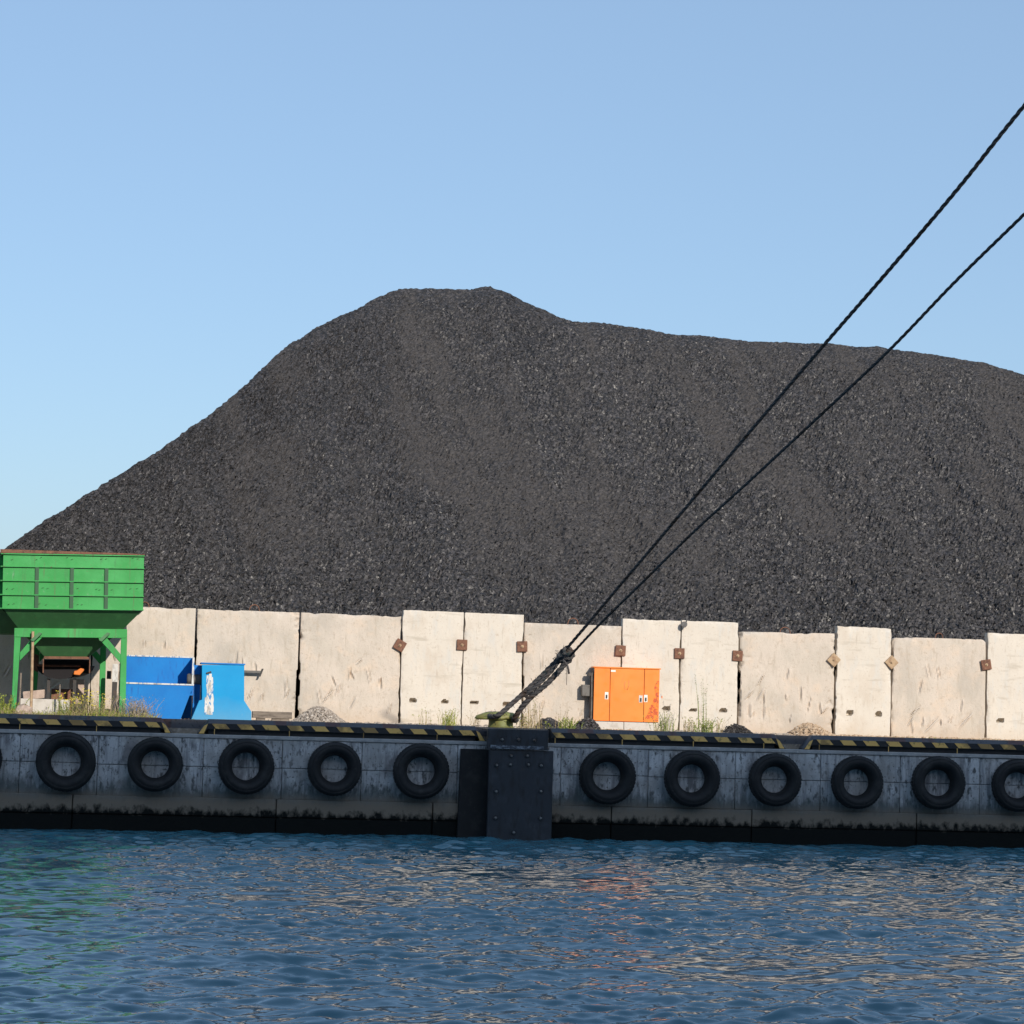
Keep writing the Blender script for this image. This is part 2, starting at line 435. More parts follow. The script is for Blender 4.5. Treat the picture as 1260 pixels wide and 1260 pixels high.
# ------------------------------------------------------------------ quay wall
def quay_wall():
    m = MB()
    X0, X1 = -75, 75
    m.box((X0, .05, -3.2), (X1, .335, -.06), 'quay')                      # core seen in the joints
    jx = [P(px, 940, 0).x for px in (24, 120, 250, 347, 445, 563, 690, 798, 905, 1010, 1108, 1206)]
    w = 1.62
    while jx[0] > X0: jx.insert(0, jx[0] - w)
    while jx[-1] < X1: jx.append(jx[-1] + w)
    r = random.Random(3)
    for a, b in zip(jx[:-1], jx[1:]):
        g = .0045
        off = r.uniform(-.008, .008)
        zs = -.60 + r.uniform(-.01, .01)
        m.box((a + g, off, zs + .004), (b - g, .06, -.075), 'quay')
        m.box((a + g, off + .006, -1.19), (b - g, .06, zs - .004), 'quay')
    x = X0
    while x < X1:                                                          # lower apron, standing a little proud
        w = r.uniform(2.5, 4)
        m.box((x + .01, -.05 + r.uniform(-.01, .01), -1.52), (x + w - .01, .06, -1.185 + r.uniform(-.01, .01)), 'quay')
        m.box((x + .01, -.03, -3.2), (x + w - .01, .06, -1.53), 'quay')
        x += w
    m.box((X0, -.025, -.072), (X1, .332, 0), 'coping')
    o = m.build('quay_wall', bevel=.012)
    tag(o, 'stained grey concrete quay wall in shadow above the water', 'quay wall', kind='thing')
quay_wall()

# ------------------------------------------------------------------ striped edge beams
def kerb(px0, px1, s0, label, left_cut=True, right_cut=True, xa=None, xb=None):
    a = xa if xa is not None else P(px0, 905, 0).x
    b = xb if xb is not None else P(px1, 905, 0).x
    root = empty('edge_beam', ((a + b) / 2, 0, 0))
    ox = root.location.x
    m = MB()
    la = a + (.20 if left_cut else 0); rb = b - (.20 if right_cut else 0)
    body = [(.012, .095), (.012, .205), (.11, .285), (.33, .285), (.33, .095)]
    def sect(x, pr): return [(x - ox, y, z) for y, z in pr]
    A = sect(la, body); B = sect(rb, body)
    n = len(body)
    fs = [(i, (i + 1) % n, (i + 1) % n + n, i + n) for i in range(n)]
    mats = ['black', 'kerbtop', 'kerbtop', 'black', 'black']
    for f, q in zip(fs, mats): m.add(A + B, [f[::-1]], q)
    def endcap(xe, xt):                                                    # ramped end going down to the coping
        low = [(.012, .004), (.012, .012), (.11, .02), (.33, .02), (.33, .004)]
        E = sect(xe, low); T = sect(xt, body)
        o_ = (lambda f: f) if xe < xt else (lambda f: f[::-1])
        for f in fs: m.add(E + T, [o_(f[::-1])], 'black' if f[0] in (0, 3, 4) else 'kerbtop')
        m.add(E, [tuple(range(n))], 'black')
    if left_cut: endcap(a, la)
    else: m.add(A, [tuple(range(n - 1, -1, -1))], 'black')
    if right_cut: endcap(b, rb)
    else: m.add(B, [tuple(range(n))], 'black')
    m.box((la - ox, .09, .004), (rb - ox, .32, .094), 'black')
    m.build('beam', parent=root)
    st = MB()
    x = P(s0, 905, 0).x
    while x > la + .47: x -= .47
    i = 0
    while x < rb - .05:
        if x < la - .16: x += .47; i += 1; continue
        x1 = min(x + .26, rb - .09); xk = x; x = max(x, la + .01)
        st.add([(x - ox, .004, .203), (x1 - ox, .004, .203), (x1 + .085 - ox, .004, .107), (x + .085 - ox, .004, .107),
                (x - ox, .0125, .203), (x1 - ox, .0125, .203), (x1 + .085 - ox, .0125, .107), (x + .085 - ox, .0125, .107)],
               [(3, 2, 1, 0), (0, 1, 5, 4), (2, 3, 7, 6), (1, 2, 6, 5), (3, 0, 4, 7)], 'yellow')
        if i % 3 == 0: st.box((x + .05 - ox, .003, .0), (x + .063 - ox, .012, .106), 'yellow')
        x = xk + .47; i += 1
    for side, xe, xt in ((left_cut, a, la), (right_cut, b, rb)):
        if side:
            s_ = 1 if xt > xe else -1
            st.add([(xt - s_ * .01 - ox, .004, .2), (xt - s_ * .08 - ox, .004, .16), (xe + s_ * .02 - ox, .004, .012), (xe + s_ * .12 - ox, .004, .012)],
                   [(0, 1, 2, 3) if s_ > 0 else (3, 2, 1, 0)], 'yellow')
    st.build('stripes', parent=root)
    tag(root, label, 'edge beam', 'striped beams along the quay edge')
kerb(0, 211, 20, 'black and yellow striped edge beam below the green hopper', False, True, xa=-32)
kerb(243, 598, 260, 'black and yellow striped edge beam between blue blocks and bollard', True, True)
kerb(679, 967, 674, 'black and yellow striped edge beam below the orange cabinet', False, True)
kerb(989, 1260, 1005, 'black and yellow striped edge beam at the right end of the quay', True, False, xb=34)

# dark strip of worn concrete behind the beams
m = MB(); m.box((-75, .336, GZ - .1), (75, .62, GZ + .068)); 
tag(m.build('edge_strip', 'kerbtop'), 'dark worn concrete strip behind the striped edge beams', 'edge strip', kind='structure')

# ------------------------------------------------------------------ tyre fenders
def make_tyre():
    Ro, Ri, Wd = .545, .275, .30
    prof = []
    # cross section (r, depth) closed, y from -Wd (front) to 0 (wall)
    pts = [(Ri, -.055), (Ri - .004, -.09), (Ri + .012, -.115), (Ri + .03, -.20), (Ri + .075, -.262), (Ri + .13, -.288), (Ri + .185, -.286),
           (Ri + .190, -.281), (Ri + .20, -.281), (Ri + .206, -.285), (Ro - .04, -.268), (Ro - .012, -.245), (Ro, -.215), (Ro, -.085), (Ro - .012, -.055),
           (Ro - .05, -.02), (Ri + .12, 0), (Ri + .05, -.02)]
    m = MB(); m.lathe(pts, 64, 'y', closed=True, mt='rubber')
    for k in range(46):                                                    # tread blocks round the rim
        w = 2 * math.pi * k / 46
        for y0, y1, dw in ((-.232, -.158, 0), (-.142, -.068, .5)):
            ww = w + dw * 2 * math.pi / 46
            h = .048
            vs = []
            for rr in (Ro - .01, Ro + .006):
                for yy in (y0, y1):
                    for s_ in (-h, h):
                        vs.append((rr * math.cos(ww + s_), yy, rr * math.sin(ww + s_)))
            m.add(vs, [(0, 1, 3, 2), (4, 6, 7, 5), (0, 4, 5, 1), (2, 3, 7, 6), (0, 2, 6, 4), (1, 5, 7, 3)], 'rubber')
    return m.build('tyre_fender')
tyre_px = [(-32, 934), (81, 937), (191, 941), (302, 943), (411, 946), (518, 949), (747, 955), (851, 958), (953, 959.5), (1054, 963), (1154, 963.5), (1252, 966.5), (1348, 969)]
tl = ['cut off at the left picture edge', 'below the green hopper', 'below the left blue trough', 'right of the blue blocks', 'below the gravel heap',
      'nearest left of the steel fender plate', 'nearest right of the steel fender plate', 'below and right of the orange cabinet', 'below the dark gap in the concrete wall',
      'below the pale narrow panel with two chipped holes', 'second from the right picture edge', 'cut off at the right picture edge', 'beyond the right picture edge']
ty = make_tyre()
rr = random.Random(8)
for i, ((px, py), l) in enumerate(zip(tyre_px, tl)):
    o = ty if i == 0 else ty.copy()
    if i: COL.objects.link(o)
    p = P(px, py, -.15)
    s_ = rr.uniform(.92, 1.0)
    o.scale = (s_, rr.uniform(.9, 1.1), s_ * rr.uniform(.98, 1.02))
    o.location = (p.x, -.06 if False else -.028, p.z)
    o.rotation_euler = (R(rr.uniform(-3, 0)), rr.uniform(0, 6.28), R(rr.uniform(-2, 2)))
    tag(o, 'black rubber tyre on the quay wall, ' + l, 'tyre', 'tyre fenders hung along the quay wall')

# ------------------------------------------------------------------ steel faced fender
def fender():
    y = -.50
    a = P(602, 925, y); b = P(678.5, 1030, y)
    x0, x1 = a.x, b.x
    zt, zb = P(640, 923, y).z, -2.1
    root = empty('fender_panel', ((x0 + x1) / 2, y, WZ))
    T = root.location
    m = MB(); m.box((x0 - T.x, 0, zb - T.z), (x1 - T.x, .10, zt - T.z), 'fender')
    pl = m.build('plate', parent=root, bevel=.015)
    fx0, fx1 = P(600, 900, y - .02).x, P(674.5, 900, y - .02).x
    ft = P(640, 897.5, y).z
    m = MB(); 
    m.prism([(fx0 - T.x, -.04, zt + .01 - T.z), (fx1 - T.x, -.04, zt + .01 - T.z), (fx1 - T.x, -.04, ft - T.z), (fx0 - T.x, -.04, ft - T.z)], (0, .09, 0), 'fender')
    m.box((fx0 - T.x, .05, ft - .03 - T.z), (fx1 - T.x, .75, ft - T.z), 'fender')
    cap = m.build('top_plate', parent=root, bevel=.01)
    m = MB(); m.box((fx0 + .06 - T.x, -.046, zt + .02 - T.z), (fx1 - .08 - T.x, -.041, zt + .085 - T.z), 'scuff'); m.build('scuff_strip', parent=cap)
    def boltat(px, py, yy, par):
        p = P(px, py, yy); q = MB()
        q.lathe([(.001, -.045), (.018, -.045), (.026, -.035), (.03, 0)], 12, 'y', mt='bolt')
        q.lathe([(.055, -.006), (.055, 0)], 14, 'y', mt='fender')
        o = q.build('bolt', parent=par); o.location = (p.x - T.x, yy - y, p.z - T.z)
    for px, py in ((629, 930), (649, 930), (611, 941.5), (628, 941), (650, 941), (666, 942), (610.5, 974), (665.5, 974), (609.5, 1006.5), (665, 1007), (632, 1024.5)):
        boltat(px, py, y, pl)
    for px, py in ((618, 910), (638, 910), (657.5, 911)):
        boltat(px, py, y - .04, cap)
    # rubber block behind the plate, standing out to the left
    m = MB()
    rx0, rt = P(565, 925, -.10).x, P(580, 921.5, -.10).z
    m.prism([(rx0 - T.x, .36, -2.1 - T.z), (x0 + .5 - T.x, .36, -2.1 - T.z), (x0 + .5 - T.x, .36, rt - T.z), (rx0 + .03 - T.x, .36, rt - T.z)], (0, .11, 0), 'rubber')
    m.box((x0 + .08 - T.x, .102, zb - T.z), (x1 - .08 - T.x, .358, zt - .05 - T.z), 'rubber')
    m.build('rubber_block', parent=root, bevel=.01)
    tag(root, 'dark bolted steel fender plate below the mooring bollard', 'fender')
fender()

# ------------------------------------------------------------------ concrete wall panels
WY = 4.5
def panel(pxl, pxr, pyl, pyr, rough, label, holes=(), seed=0, corner=0, chipL=0.0, chipR=0.0):
    """one precast panel: front face is a fine grid with its gouges, chips and lifting holes modelled"""
    xl, xr = P(pxl, (pyl + 880) / 2, WY).x, P(pxr, (pyr + 880) / 2, WY).x
    zl, zr = P(pxl, pyl, WY).z, P(pxr, pyr, WY).z
    zb = GZ - .05
    st = .026
    nx = max(8, int((xr - xl) / st)); nz = int((max(zl, zr) - zb) / st)
    Ux, Vz = np.meshgrid(np.linspace(0, 1, nx), np.linspace(0, 1, nz), indexing='ij')
    X = xl + (xr - xl) * Ux
    top = zl + (zr - zl) * Ux
    Z = zb + (top - zb) * Vz
    r = np.random.default_rng(100 + seed)
    D = fbm(X, Z, .5, 200 + seed, 3) * .012
    w_ = xr - xl; h_ = max(zl, zr) - zb
    dl = X - xl; dr = xr - X; dt = top - Z
    # worn edges
    edge = .03 if rough else .016
    for d_, amp in ((dl, 1 + 3 * chipL), (dr, 1 + 3 * chipR), (dt, 1.3)):
        nn = np.clip(fbm(X * 1.0, Z * 1.0, .30, 300 + seed, 4) * 2.6 - .1, 0, 1.6)
        D += edge * amp * np.exp(-d_ / (.02 + .02 * amp * nn)) * (.18 + 1.5 * nn)
    if rough:
        for _ in range(r.integers(9, 20)):                               # steep finger-like gouges
            cx, cz = xl + r.uniform(.08, .92) * w_, zb + r.uniform(.12, .68) * h_
            ln = r.uniform(.05, .17); wd = r.uniform(.012, .022); an = r.normal(.05, .22)
            if r.random() < .1: an = r.uniform(.5, 1.0); ln *= 1.3
            dx = (X - cx) * math.cos(an) - (Z - cz) * math.sin(an)
            dz = (X - cx) * math.sin(an) + (Z - cz) * math.cos(an)
            q = np.exp(-(dx / wd) ** 2 - (dz / ln) ** 4)
            q2 = np.exp(-((dx + wd * 2.0) / wd) ** 2 - (dz / ln) ** 4)
            s_ = r.choice([-1, 1])
            D += s_ * .030 * q - s_ * .026 * q2
        D += np.abs(fbm(X, Z * .5, .25, 400 + seed, 3)) * .012
    for hx, hz in holes:
        p = P(hx, hz, WY)
        ragged = 1 + .9 * vnoise(X, Z, .04, 500 + seed)
        wX, wZ = (.075, .036) if seed < 50 else (.06, .055)
        q = ((np.abs(X - p.x) / wX) ** 4 + (np.abs(Z - p.z) / wZ) ** 4) * ragged < 1
        D = np.where(q, .185, D)
    if corner:
        rad = .10
        for dd in (dl, dr):
            q = np.clip(1 - dd / rad, 0, 1) ** 2 * .07
            Z = Z - q * np.clip(1 - dt / .25, 0, 1)
    # ragged outline
    jag = fbm(X, Z, .28, 600 + seed, 5) * 1.3 - .08
    Z = Z - np.where(Vz >= 1, np.clip(jag, 0, 1) * (.055 if rough else .03), 0)
    xo = np.where(Ux <= 0, np.clip(jag + .1, 0, 1) * (.03 + .10 * chipL), 0) - np.where(Ux >= 1, np.clip(jag + .1, 0, 1) * (.03 + .10 * chipR), 0)
    X = X + xo
    Yv = WY + D + (0 if not rough else .018)
    front = np.stack([X, Yv, Z], -1).reshape(-1, 3)
    Fg = grid_faces(nx, nz)
    idx = np.arange(nx * nz).reshape(nx, nz)
    ring = np.concatenate([idx[:, 0], idx[-1, 1:], idx[::-1, -1][1:], idx[0, ::-1][1:-1]])
    back = front[ring].copy(); back[:, 1] = WY + .20
    nb = len(front)
    k = len(ring)
    ar = np.arange(k)
    side = np.stack([ring[(ar + 1) % k], ring, nb + ar, nb + (ar + 1) % k], 1)
    V = np.concatenate([front, back]); cx = (xl + xr) / 2
    V[:, 0] -= cx; V[:, 1] -= WY; V[:, 2] -= zb
    o = np_mesh('concrete_wall_panel', V, np.concatenate([Fg, side]), 'panel_rough' if rough else 'panel_smooth')
    o.location = (cx, WY, zb)
    tag(o, label, 'wall panel', 'precast panels of the coal yard wall', 'thing')
    return o
panel(-136, -12, 741, 744, True, 'rough concrete panel beyond the left picture edge', seed=1)
panel(-11, 112, 744, 747, True, 'rough concrete panel standing behind the green hopper', seed=2)
panel(113, 238.5, 744.5, 748.5, True, 'rough concrete panel right of the hopper, above the blue trough', seed=3)
panel(241, 366.5, 749, 753.5, True, 'rough concrete panel behind the pale blue pedestal', seed=4, chipR=.4)
panel(368.8, 492.5, 753.5, 758, True, 'rough gouged concrete panel behind the grey gravel heap', seed=5, chipL=.5)
panel(494, 569, 750, 753.5, False, 'smooth pale narrow panel left of the one behind the bollard', holes=[(508, 862), (547, 863.5)], seed=6)
panel(570.2, 643, 753.5, 756.5, False, 'smooth pale narrow panel directly behind the bollard', holes=[(583.5, 864.5), (623, 866)], seed=7)
panel(644.5, 763.8, 766, 770.5, True, 'low rough concrete panel left of the orange cabinet, behind the rope knot', seed=8, chipL=.4)
panel(765.2, 836.5, 761, 764, False, 'smooth pale narrow panel behind the orange cabinet', holes=[(820, 872)], seed=9)
panel(838, 908, 763, 766, False, 'smooth pale narrow panel with the tall weed in front', holes=[(853, 873.5), (890, 874.5)], seed=10)
panel(910.5, 1027, 777, 779.5, True, 'low scratched concrete panel right of the dark ragged joint', seed=11, chipL=1.0, chipR=.6)
panel(1029, 1096.5, 770, 773, False, 'smooth pale narrow panel with two round chipped holes', holes=[(1045.5, 877), (1081, 879)], seed=52, chipL=.4)
panel(1098.5, 1213, 783.5, 787, True, 'low rough concrete panel with rounded upper corners', seed=13, corner=1)
panel(1215, 1285, 778.5, 781.5, False, 'smooth pale narrow panel at the right picture edge', holes=[(1231, 886.5), (1271, 888)], seed=14)
panel(1286.5, 1356, 781.5, 784, False, 'smooth narrow panel beyond the right picture edge', holes=[(1302, 889)], seed=15)
panel(1357.5, 1480, 794, 798, True, 'rough wide panel beyond the right picture edge', seed=16)

# square anchor plates over the joints
def anchor(px, py, rot, matn, label, i):
    p = P(px, py, WY - .03)
    root = empty('anchor_plate', (p.x, WY - .004, p.z))
    s_ = .112
    m = MB()
    m.box((-s_, -.045, -s_), (s_, -.015, s_), matn, rot=Matrix.Rotation(rot, 3, 'Y'))
    m.lathe([(.05, -.016), (.05, .02)], 10, 'y', mt=matn)
    m.build('plate', parent=root, bevel=.012)
    m = MB(); m.lathe([(.001, -.085), (.016, -.085), (.018, -.06), (.036, -.058), (.036, -.044)], 6, 'y', mt='palerust', smooth=False)
    m.build('nut', parent=root)
    tag(root, label, 'anchor plate', 'square anchor plates on the wall joints')
for i, (px, py, ro, mt_, l) in enumerate([
    (492, 794, .5, 'rust', 'tilted rusty anchor plate, leftmost on the wall'),
    (568.5, 793.5, .02, 'rust', 'straight rusty anchor plate on the joint between the two panels left of the bollard'),
    (642.5, 795.5, -.04, 'rust', 'rusty anchor plate on the joint left of the rope knot'),
    (763.5, 800.5, .03, 'rust', 'rusty anchor plate just above the orange cabinet'),
    (836, 804, 0, 'rust', 'rusty anchor plate on the joint below the floodlight'),
    (907.5, 807, .04, 'rust', 'rusty anchor plate at the top of the dark ragged joint'),
    (1026, 812, .72, 'palerust', 'pale anchor plate turned on its corner, left one of two'),
    (1097, 815, .80, 'palerust', 'pale anchor plate turned on its corner, right one of two'),
    (1213.5, 818, -.16, 'rust', 'slightly tilted rusty anchor plate nearest the right picture edge')]):
    anchor(px, py, ro, mt_, l, i)

# lifting loops of bent bar on the panel tops
for px, py, rd, l in ((313, 747, .10, 'thin rebar lifting loop on the panel behind the blue pedestal'), (705, 764, .11, 'rebar lifting loop beside the two ropes'),
                  (966, 775, .11, 'rebar lifting loop on the scratched low panel'), (1155.5, 780.5, .08, 'rebar lifting loop on the panel with rounded corners'),
                  (178, 743, .09, 'thin bent rebar loop at the hopper edge')):
    p = P(px, py + 3, WY + .08)
    m = MB(); m.tube([(-rd * 1.1, 0, -.04)] + [(math.cos(a) * rd, 0, math.sin(a) * rd) for a in np.linspace(math.pi, 0, 9)] + [(rd * 1.1, 0, -.04)], .011, 6)
    o = m.build('lifting_loop', 'rust'); o.location = p
    tag(o, l, 'lifting loop', 'bent bar lifting loops on the wall top')

# ------------------------------------------------------------------ coal pile
def coal_pile():
    sil = [(-200, 775), (-120, 735), (-60, 705), (0, 679), (12, 671), (60, 637), (120, 601), (200, 551), (270, 501), (310, 466), (335, 441), (360, 421), (390, 403), (420, 388.5),
           (460, 369), (480, 359), (497, 355), (540, 356), (580, 356.5), (592, 352.5), (603, 352), (620, 358), (660, 378), (690, 391), (704, 395), (745, 397), (780, 402.5),
           (830, 412), (870, 414), (900, 418), (960, 421), (1020, 422.5), (1050, 427), (1085, 427), (1120, 433), (1150, 437), (1210, 446), (1260, 461), (1340, 490), (1450, 545), (1560, 610), (1700, 720)]
    s = .76
    y0, z0 = 4.8, 1.86
    n = Vector((0, -s, 1)).normalized(); o0 = Vector((0, y0, z0))
    rp = [PN(px, py, o0, n) for px, py in sil]
    rx = np.array([p.x for p in rp]); ry = np.array([p.y for p in rp]); rz = np.array([p.z for p in rp])
    x = np.arange(rx[0] + .2, rx[-1], .05)
    t = np.linspace(0, 1, 330)
    # rows: run up the slope from the wall to the ridge, then over and down the back
    RX = np.interp(x, rx, ry); RZ = np.interp(x, rx, rz)
    nb = 60
    Yf = 4.72 + (RX[:, None] - 4.72) * t[None, :]
    Zf = z0 + s * (Yf - y0)
    tb = np.linspace(0, 1, nb)[1:]
    back = (RZ[:, None] - GZ + 1) / .62
    Yb = RX[:, None] + back * tb[None, :]
    # rounded crest then steady slope
    dist = Yb - RX[:, None]
    Zb = RZ[:, None] - np.where(dist < 1.2, .26 * dist ** 2, .62 * dist - .37)
    Yy = np.concatenate([Yf, Yb], 1); Zz = np.concatenate([Zf, Zb], 1)
    Xx = np.repeat(x[:, None], Yy.shape[1], 1)
    # relief that fades out at the ridge and at the wall
    tt = np.concatenate([np.repeat(t[None, :], len(x), 0), np.ones_like(Yb)], 1)
    fade = np.clip((1 - tt) * 3.5, 0, 1) * np.clip(tt * 6, .12, 1)
    rel = fbm(Xx, Yy * .6, 5.0, 21, 3) * .55 + fbm(Xx * 1.0 + Yy * .15, Yy * .2, 1.1, 31, 4) * .34 + fbm(Xx, Yy * .5, .35, 41, 2) * .07
    Zz = Zz + rel * fade + fbm(Xx, Yy, .5, 61, 3) * .05
    # slight toe just behind the wall
    dust = np.clip((fbm(Xx * 1.0 + Yy * .3, Yy * .35, 2.6, 71, 5) + .08) * 1.0 + .12 + .8 * fbm(Xx, Yy * .4, .6, 75, 5) + .7 * fbm(Xx + Yy * .12, Yy * .12, .45, 79, 3), .04, .54)
    dust = dust * np.clip((Zz - 2.2) / 3.0, .12, 1)
    r = np.random.default_rng(3)
    amp = (.026 * (1 - dust) + .011)
    sh = Xx.shape
    big = fbm(Xx, Yy, .16, 81, 2)
    calm = np.clip((1 - tt) * 9 + .22, 0, 1); calm = np.where(np.arange(sh[1])[None, :] >= t.size, .22, calm)
    Zz = Zz + (r.normal(0, 1, sh) * amp + big * .05 * (1 - dust)) * calm
    Yy = Yy + r.normal(0, 1, sh) * .012
    Xx = Xx + r.normal(0, 1, sh) * .014
    V = np.stack([Xx, Yy, Zz], -1).reshape(-1, 3)
    Fg = grid_faces(sh[0], sh[1])
    # loose lumps on the face
    nl = 80000
    ix = r.integers(0, sh[0], nl); it = r.integers(0, t.size, nl)
    keep = (r.random(nl) > dust[ix, it] * .95) & (it < 314)
    ix, it = ix[keep], it[keep]; nl = len(ix)
    C = np.stack([Xx[ix, it], Yy[ix, it], Zz[ix, it]], -1)
    low = np.clip(1.3 - (C[:, 2] - 2) / 8, .68, 1.3)
    rad = np.exp(r.normal(math.log(.0195), .34, nl)) * low
    rad = np.clip(rad, .010, .065)
    octv = np.array([(1, 0, 0), (-1, 0, 0), (0, 1, 0), (0, -1, 0), (0, 0, 1), (0, 0, -1)], float)
    octf = np.array([(0, 2, 4), (2, 1, 4), (1, 3, 4), (3, 0, 4), (2, 0, 5), (1, 2, 5), (3, 1, 5), (0, 3, 5)])
    q = r.normal(size=(nl, 3, 3)); Q, _ = np.linalg.qr(q)
    det = np.linalg.det(Q); Q[det < 0] *= -1
    lv = octv[None] * r.uniform(.6, 1.35, (nl, 6, 1))
    lv = np.einsum('nij,nkj->nki', Q, lv) * rad[:, None, None] + C[:, None, :]
    lv[:, :, 2] += rad[:, None] * .35
    b0 = len(V)
    LF = (octf[None] + b0 + 6 * np.arange(nl)[:, None, None]).reshape(-1, 3)
    # split quads to triangles so that everything is one mesh
    T1 = Fg[:, [0, 1, 2]]; T2 = Fg[:, [0, 2, 3]]
    Vall = np.concatenate([V, lv.reshape(-1, 3)])
    da = np.concatenate([dust.ravel(), np.zeros(nl * 6)])
    o = np_mesh('coal_pile', Vall, np.concatenate([T1, T2, LF]), 'coal', ('dust', da))
    tag(o, 'huge heap of dark grey crushed coal behind the concrete wall', 'coal pile')
    # a little fill so that no gap shows between wall and toe
coal_pile()

# ------------------------------------------------------------------ green hopper
def hopper():
    rz = R(1.5)
    xr = P(177, 715, 1.1)
    O = Vector((xr.x, 1.1, 0))                                             # right front corner of the bin
    nrm = Vector((math.sin(rz), -math.cos(rz), 0)); 
    ux = Vector((math.cos(rz), math.sin(rz), 0)); vy = Vector((-math.sin(rz), math.cos(rz), 0))
    root = empty('loading_hopper', (O.x, O.y, GZ), rz)
    root.rotation_euler = (0, -.022, rz)
    Mi = loc_of(root)
    def H(px, py, v=0.0):                                                  # picture point on the plane v metres behind the bin front, in local coords
        p = PN(px, py, O + vy * v, vy)
        q = Mi @ p
        return q.x, q.z
    u1 = 0.055; u0 = H(3.5, 715)[0]; D = 2.7
    zt = H(90, 682)[1]; zbn = H(90, 750.3)[1]
    m = MB()
    t_ = .03
    m.box((u0, 0, zbn), (u1, t_, zt), 'green'); m.box((u0, D - t_, zbn), (u1, D, zt), 'green')
    m.box((u0, t_, zbn), (u0 + t_, D - t_, zt), 'green'); m.box((u1 - t_, t_, zbn), (u1, D - t_, zt), 'green')
    bin_ = m.build('bin', parent=root)
    ribz = [zt - .012, H(90, 698.2)[1], H(90, 715.6)[1], H(90, 732.8)[1], zbn + .012]
    for k, z in enumerate(ribz):
        m = MB(); w = .045
        m.box((u0 - .01, -w, z - .010), (u1 + .01, -.001, z + .010), 'green')
        m.box((u0 - w, -w, z - .010), (u0 - .002, D, z + .010), 'green')
        m.build('horizontal_rib', parent=bin_)
    for px in (45.5, 88.5, 131):
        u = H(px, 715)[0]; m = MB()
        m.box((u - .034, -.038, zbn + .024), (u + .034, -.001, ribz[1] - .012), 'ribshade'); m.build('vertical_rib', parent=bin_)
    for k in range(4):
        v = .55 + k * .55; m = MB()
        m.box((u0 - .06, v - .012, zbn + .024), (u0 - .001, v + .012, ribz[1] - .012), 'green'); m.build('vertical_rib', parent=bin_)
    # bent lugs
    r = random.Random(2)
    for row, cols in ((687, (14, 44, 50, 82, 88, 124, 130, 163, 169)), (724, (8, 15, 52, 58, 95, 118, 122, 137, 160, 168)), (744, (10, 16, 48, 56, 95, 100))):
        for px in cols:
            u, z = H(px, row + r.uniform(-1.5, 1.5))
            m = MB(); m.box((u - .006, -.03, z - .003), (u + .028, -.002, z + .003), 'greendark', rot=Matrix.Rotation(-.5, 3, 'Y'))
            m.build('lug', parent=bin_)
    # lower compartment set back at the left
    m = MB(); m.box((u0 - 1.3, .35, zbn), (u0 - .003, D - .2, zt - .03), 'green')
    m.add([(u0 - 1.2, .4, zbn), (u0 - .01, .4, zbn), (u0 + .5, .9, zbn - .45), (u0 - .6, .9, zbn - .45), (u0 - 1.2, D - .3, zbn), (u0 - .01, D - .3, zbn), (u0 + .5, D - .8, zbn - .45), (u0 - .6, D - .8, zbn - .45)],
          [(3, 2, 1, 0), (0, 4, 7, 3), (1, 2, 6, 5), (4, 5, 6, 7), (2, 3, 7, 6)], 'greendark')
    sb = m.build('side_compartment', parent=root)
    for z in ribz[:-1]:
        m = MB(); m.box((u0 - 1.3, .31, z - .01), (u0 - .05, .349, z + .01), 'green'); m.build('horizontal_rib', parent=sb)
    # rusty rim plate, higher at the left
    m = MB()
    rim = [(u0 - .06, zt + .005), (u1 + .01, zt + .005), (u1 + .01, zt + .02), (u1 - .38, zt + .035), (u0 - .06, zt + .075)]
    m.prism([(a, -.03, b) for a, b in rim], (0, .06, 0), 'rust')
    m.box((u0 - .06, .032, zt + .004), (u0 + .02, D, zt + .06), 'rust'); m.box((u0 + .022, D - .05, zt + .004), (u1, D, zt + .04), 'rust'); m.box((u1 - .03, .032, zt + .004), (u1 + .01, D - .052, zt + .03), 'rust')
    m.build('rusty_rim', parent=root)
    # funnel in two stages
    zf = H(90, 773, .45)[1]; zl = H(80, 809, 1.0)[1]
    fl, fr_ = H(22, 772, .45)[0], H(152, 773, .45)[0]
    ll, lr = H(56, 809, 1.0)[0], H(108, 809, 1.0)[0]
    A = [(u0 + .02, .02, zbn), (u1 - .02, .02, zbn), (u1 - .02, D - .02, zbn), (u0 + .02, D - .02, zbn)]
    B = [(fl, .45, zf), (fr_, .45, zf), (fr_, D - .45, zf), (fl, D - .45, zf)]
    C_ = [(ll, 1.0, zl), (lr, 1.0, zl), (lr, D - .95, zl), (ll, D - .95, zl)]
    m = MB()
    fs = [(0, 4, 5, 1), (1, 5, 6, 2), (2, 6, 7, 3), (3, 7, 4, 0)]
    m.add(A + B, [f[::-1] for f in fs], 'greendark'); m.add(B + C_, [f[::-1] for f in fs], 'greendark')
    m.add(C_, [(0, 1, 2, 3)], 'dark')
    m.build('funnel', parent=root)
    m = MB(); m.box((ll - .03, .97, zl - .03), (lr + .03, 1.03, zl + .02), 'rust'); m.box((ll - .05, .97, zl - .30), (ll - .03, 1.8, zl - .03), 'rust'); m.box((lr + .03, .97, zl - .30), (lr + .05, 1.8, zl - .03), 'rust')
    m.box((ll - .03, 1.75, zl - .30), (lr + .03, 1.78, zl - .03), 'dark')
    m.build('outlet_chute', parent=root)
    # frame
    fv = .40
    bt, bb = H(90, 773.5, fv)[1], H(90, 784.5, fv)[1]
    bl, br = H(17.5, 780, fv)[0], H(156.5, 780, fv)[0]
    def beam(name, pts, v0, v1, mt='green', par=root):
        q = MB(); q.prism([(a, v0, b) for a, b in pts], (0, v1 - v0, 0), mt); return q.build(name, parent=par, bevel=.006)
    BL, BR = bl, br
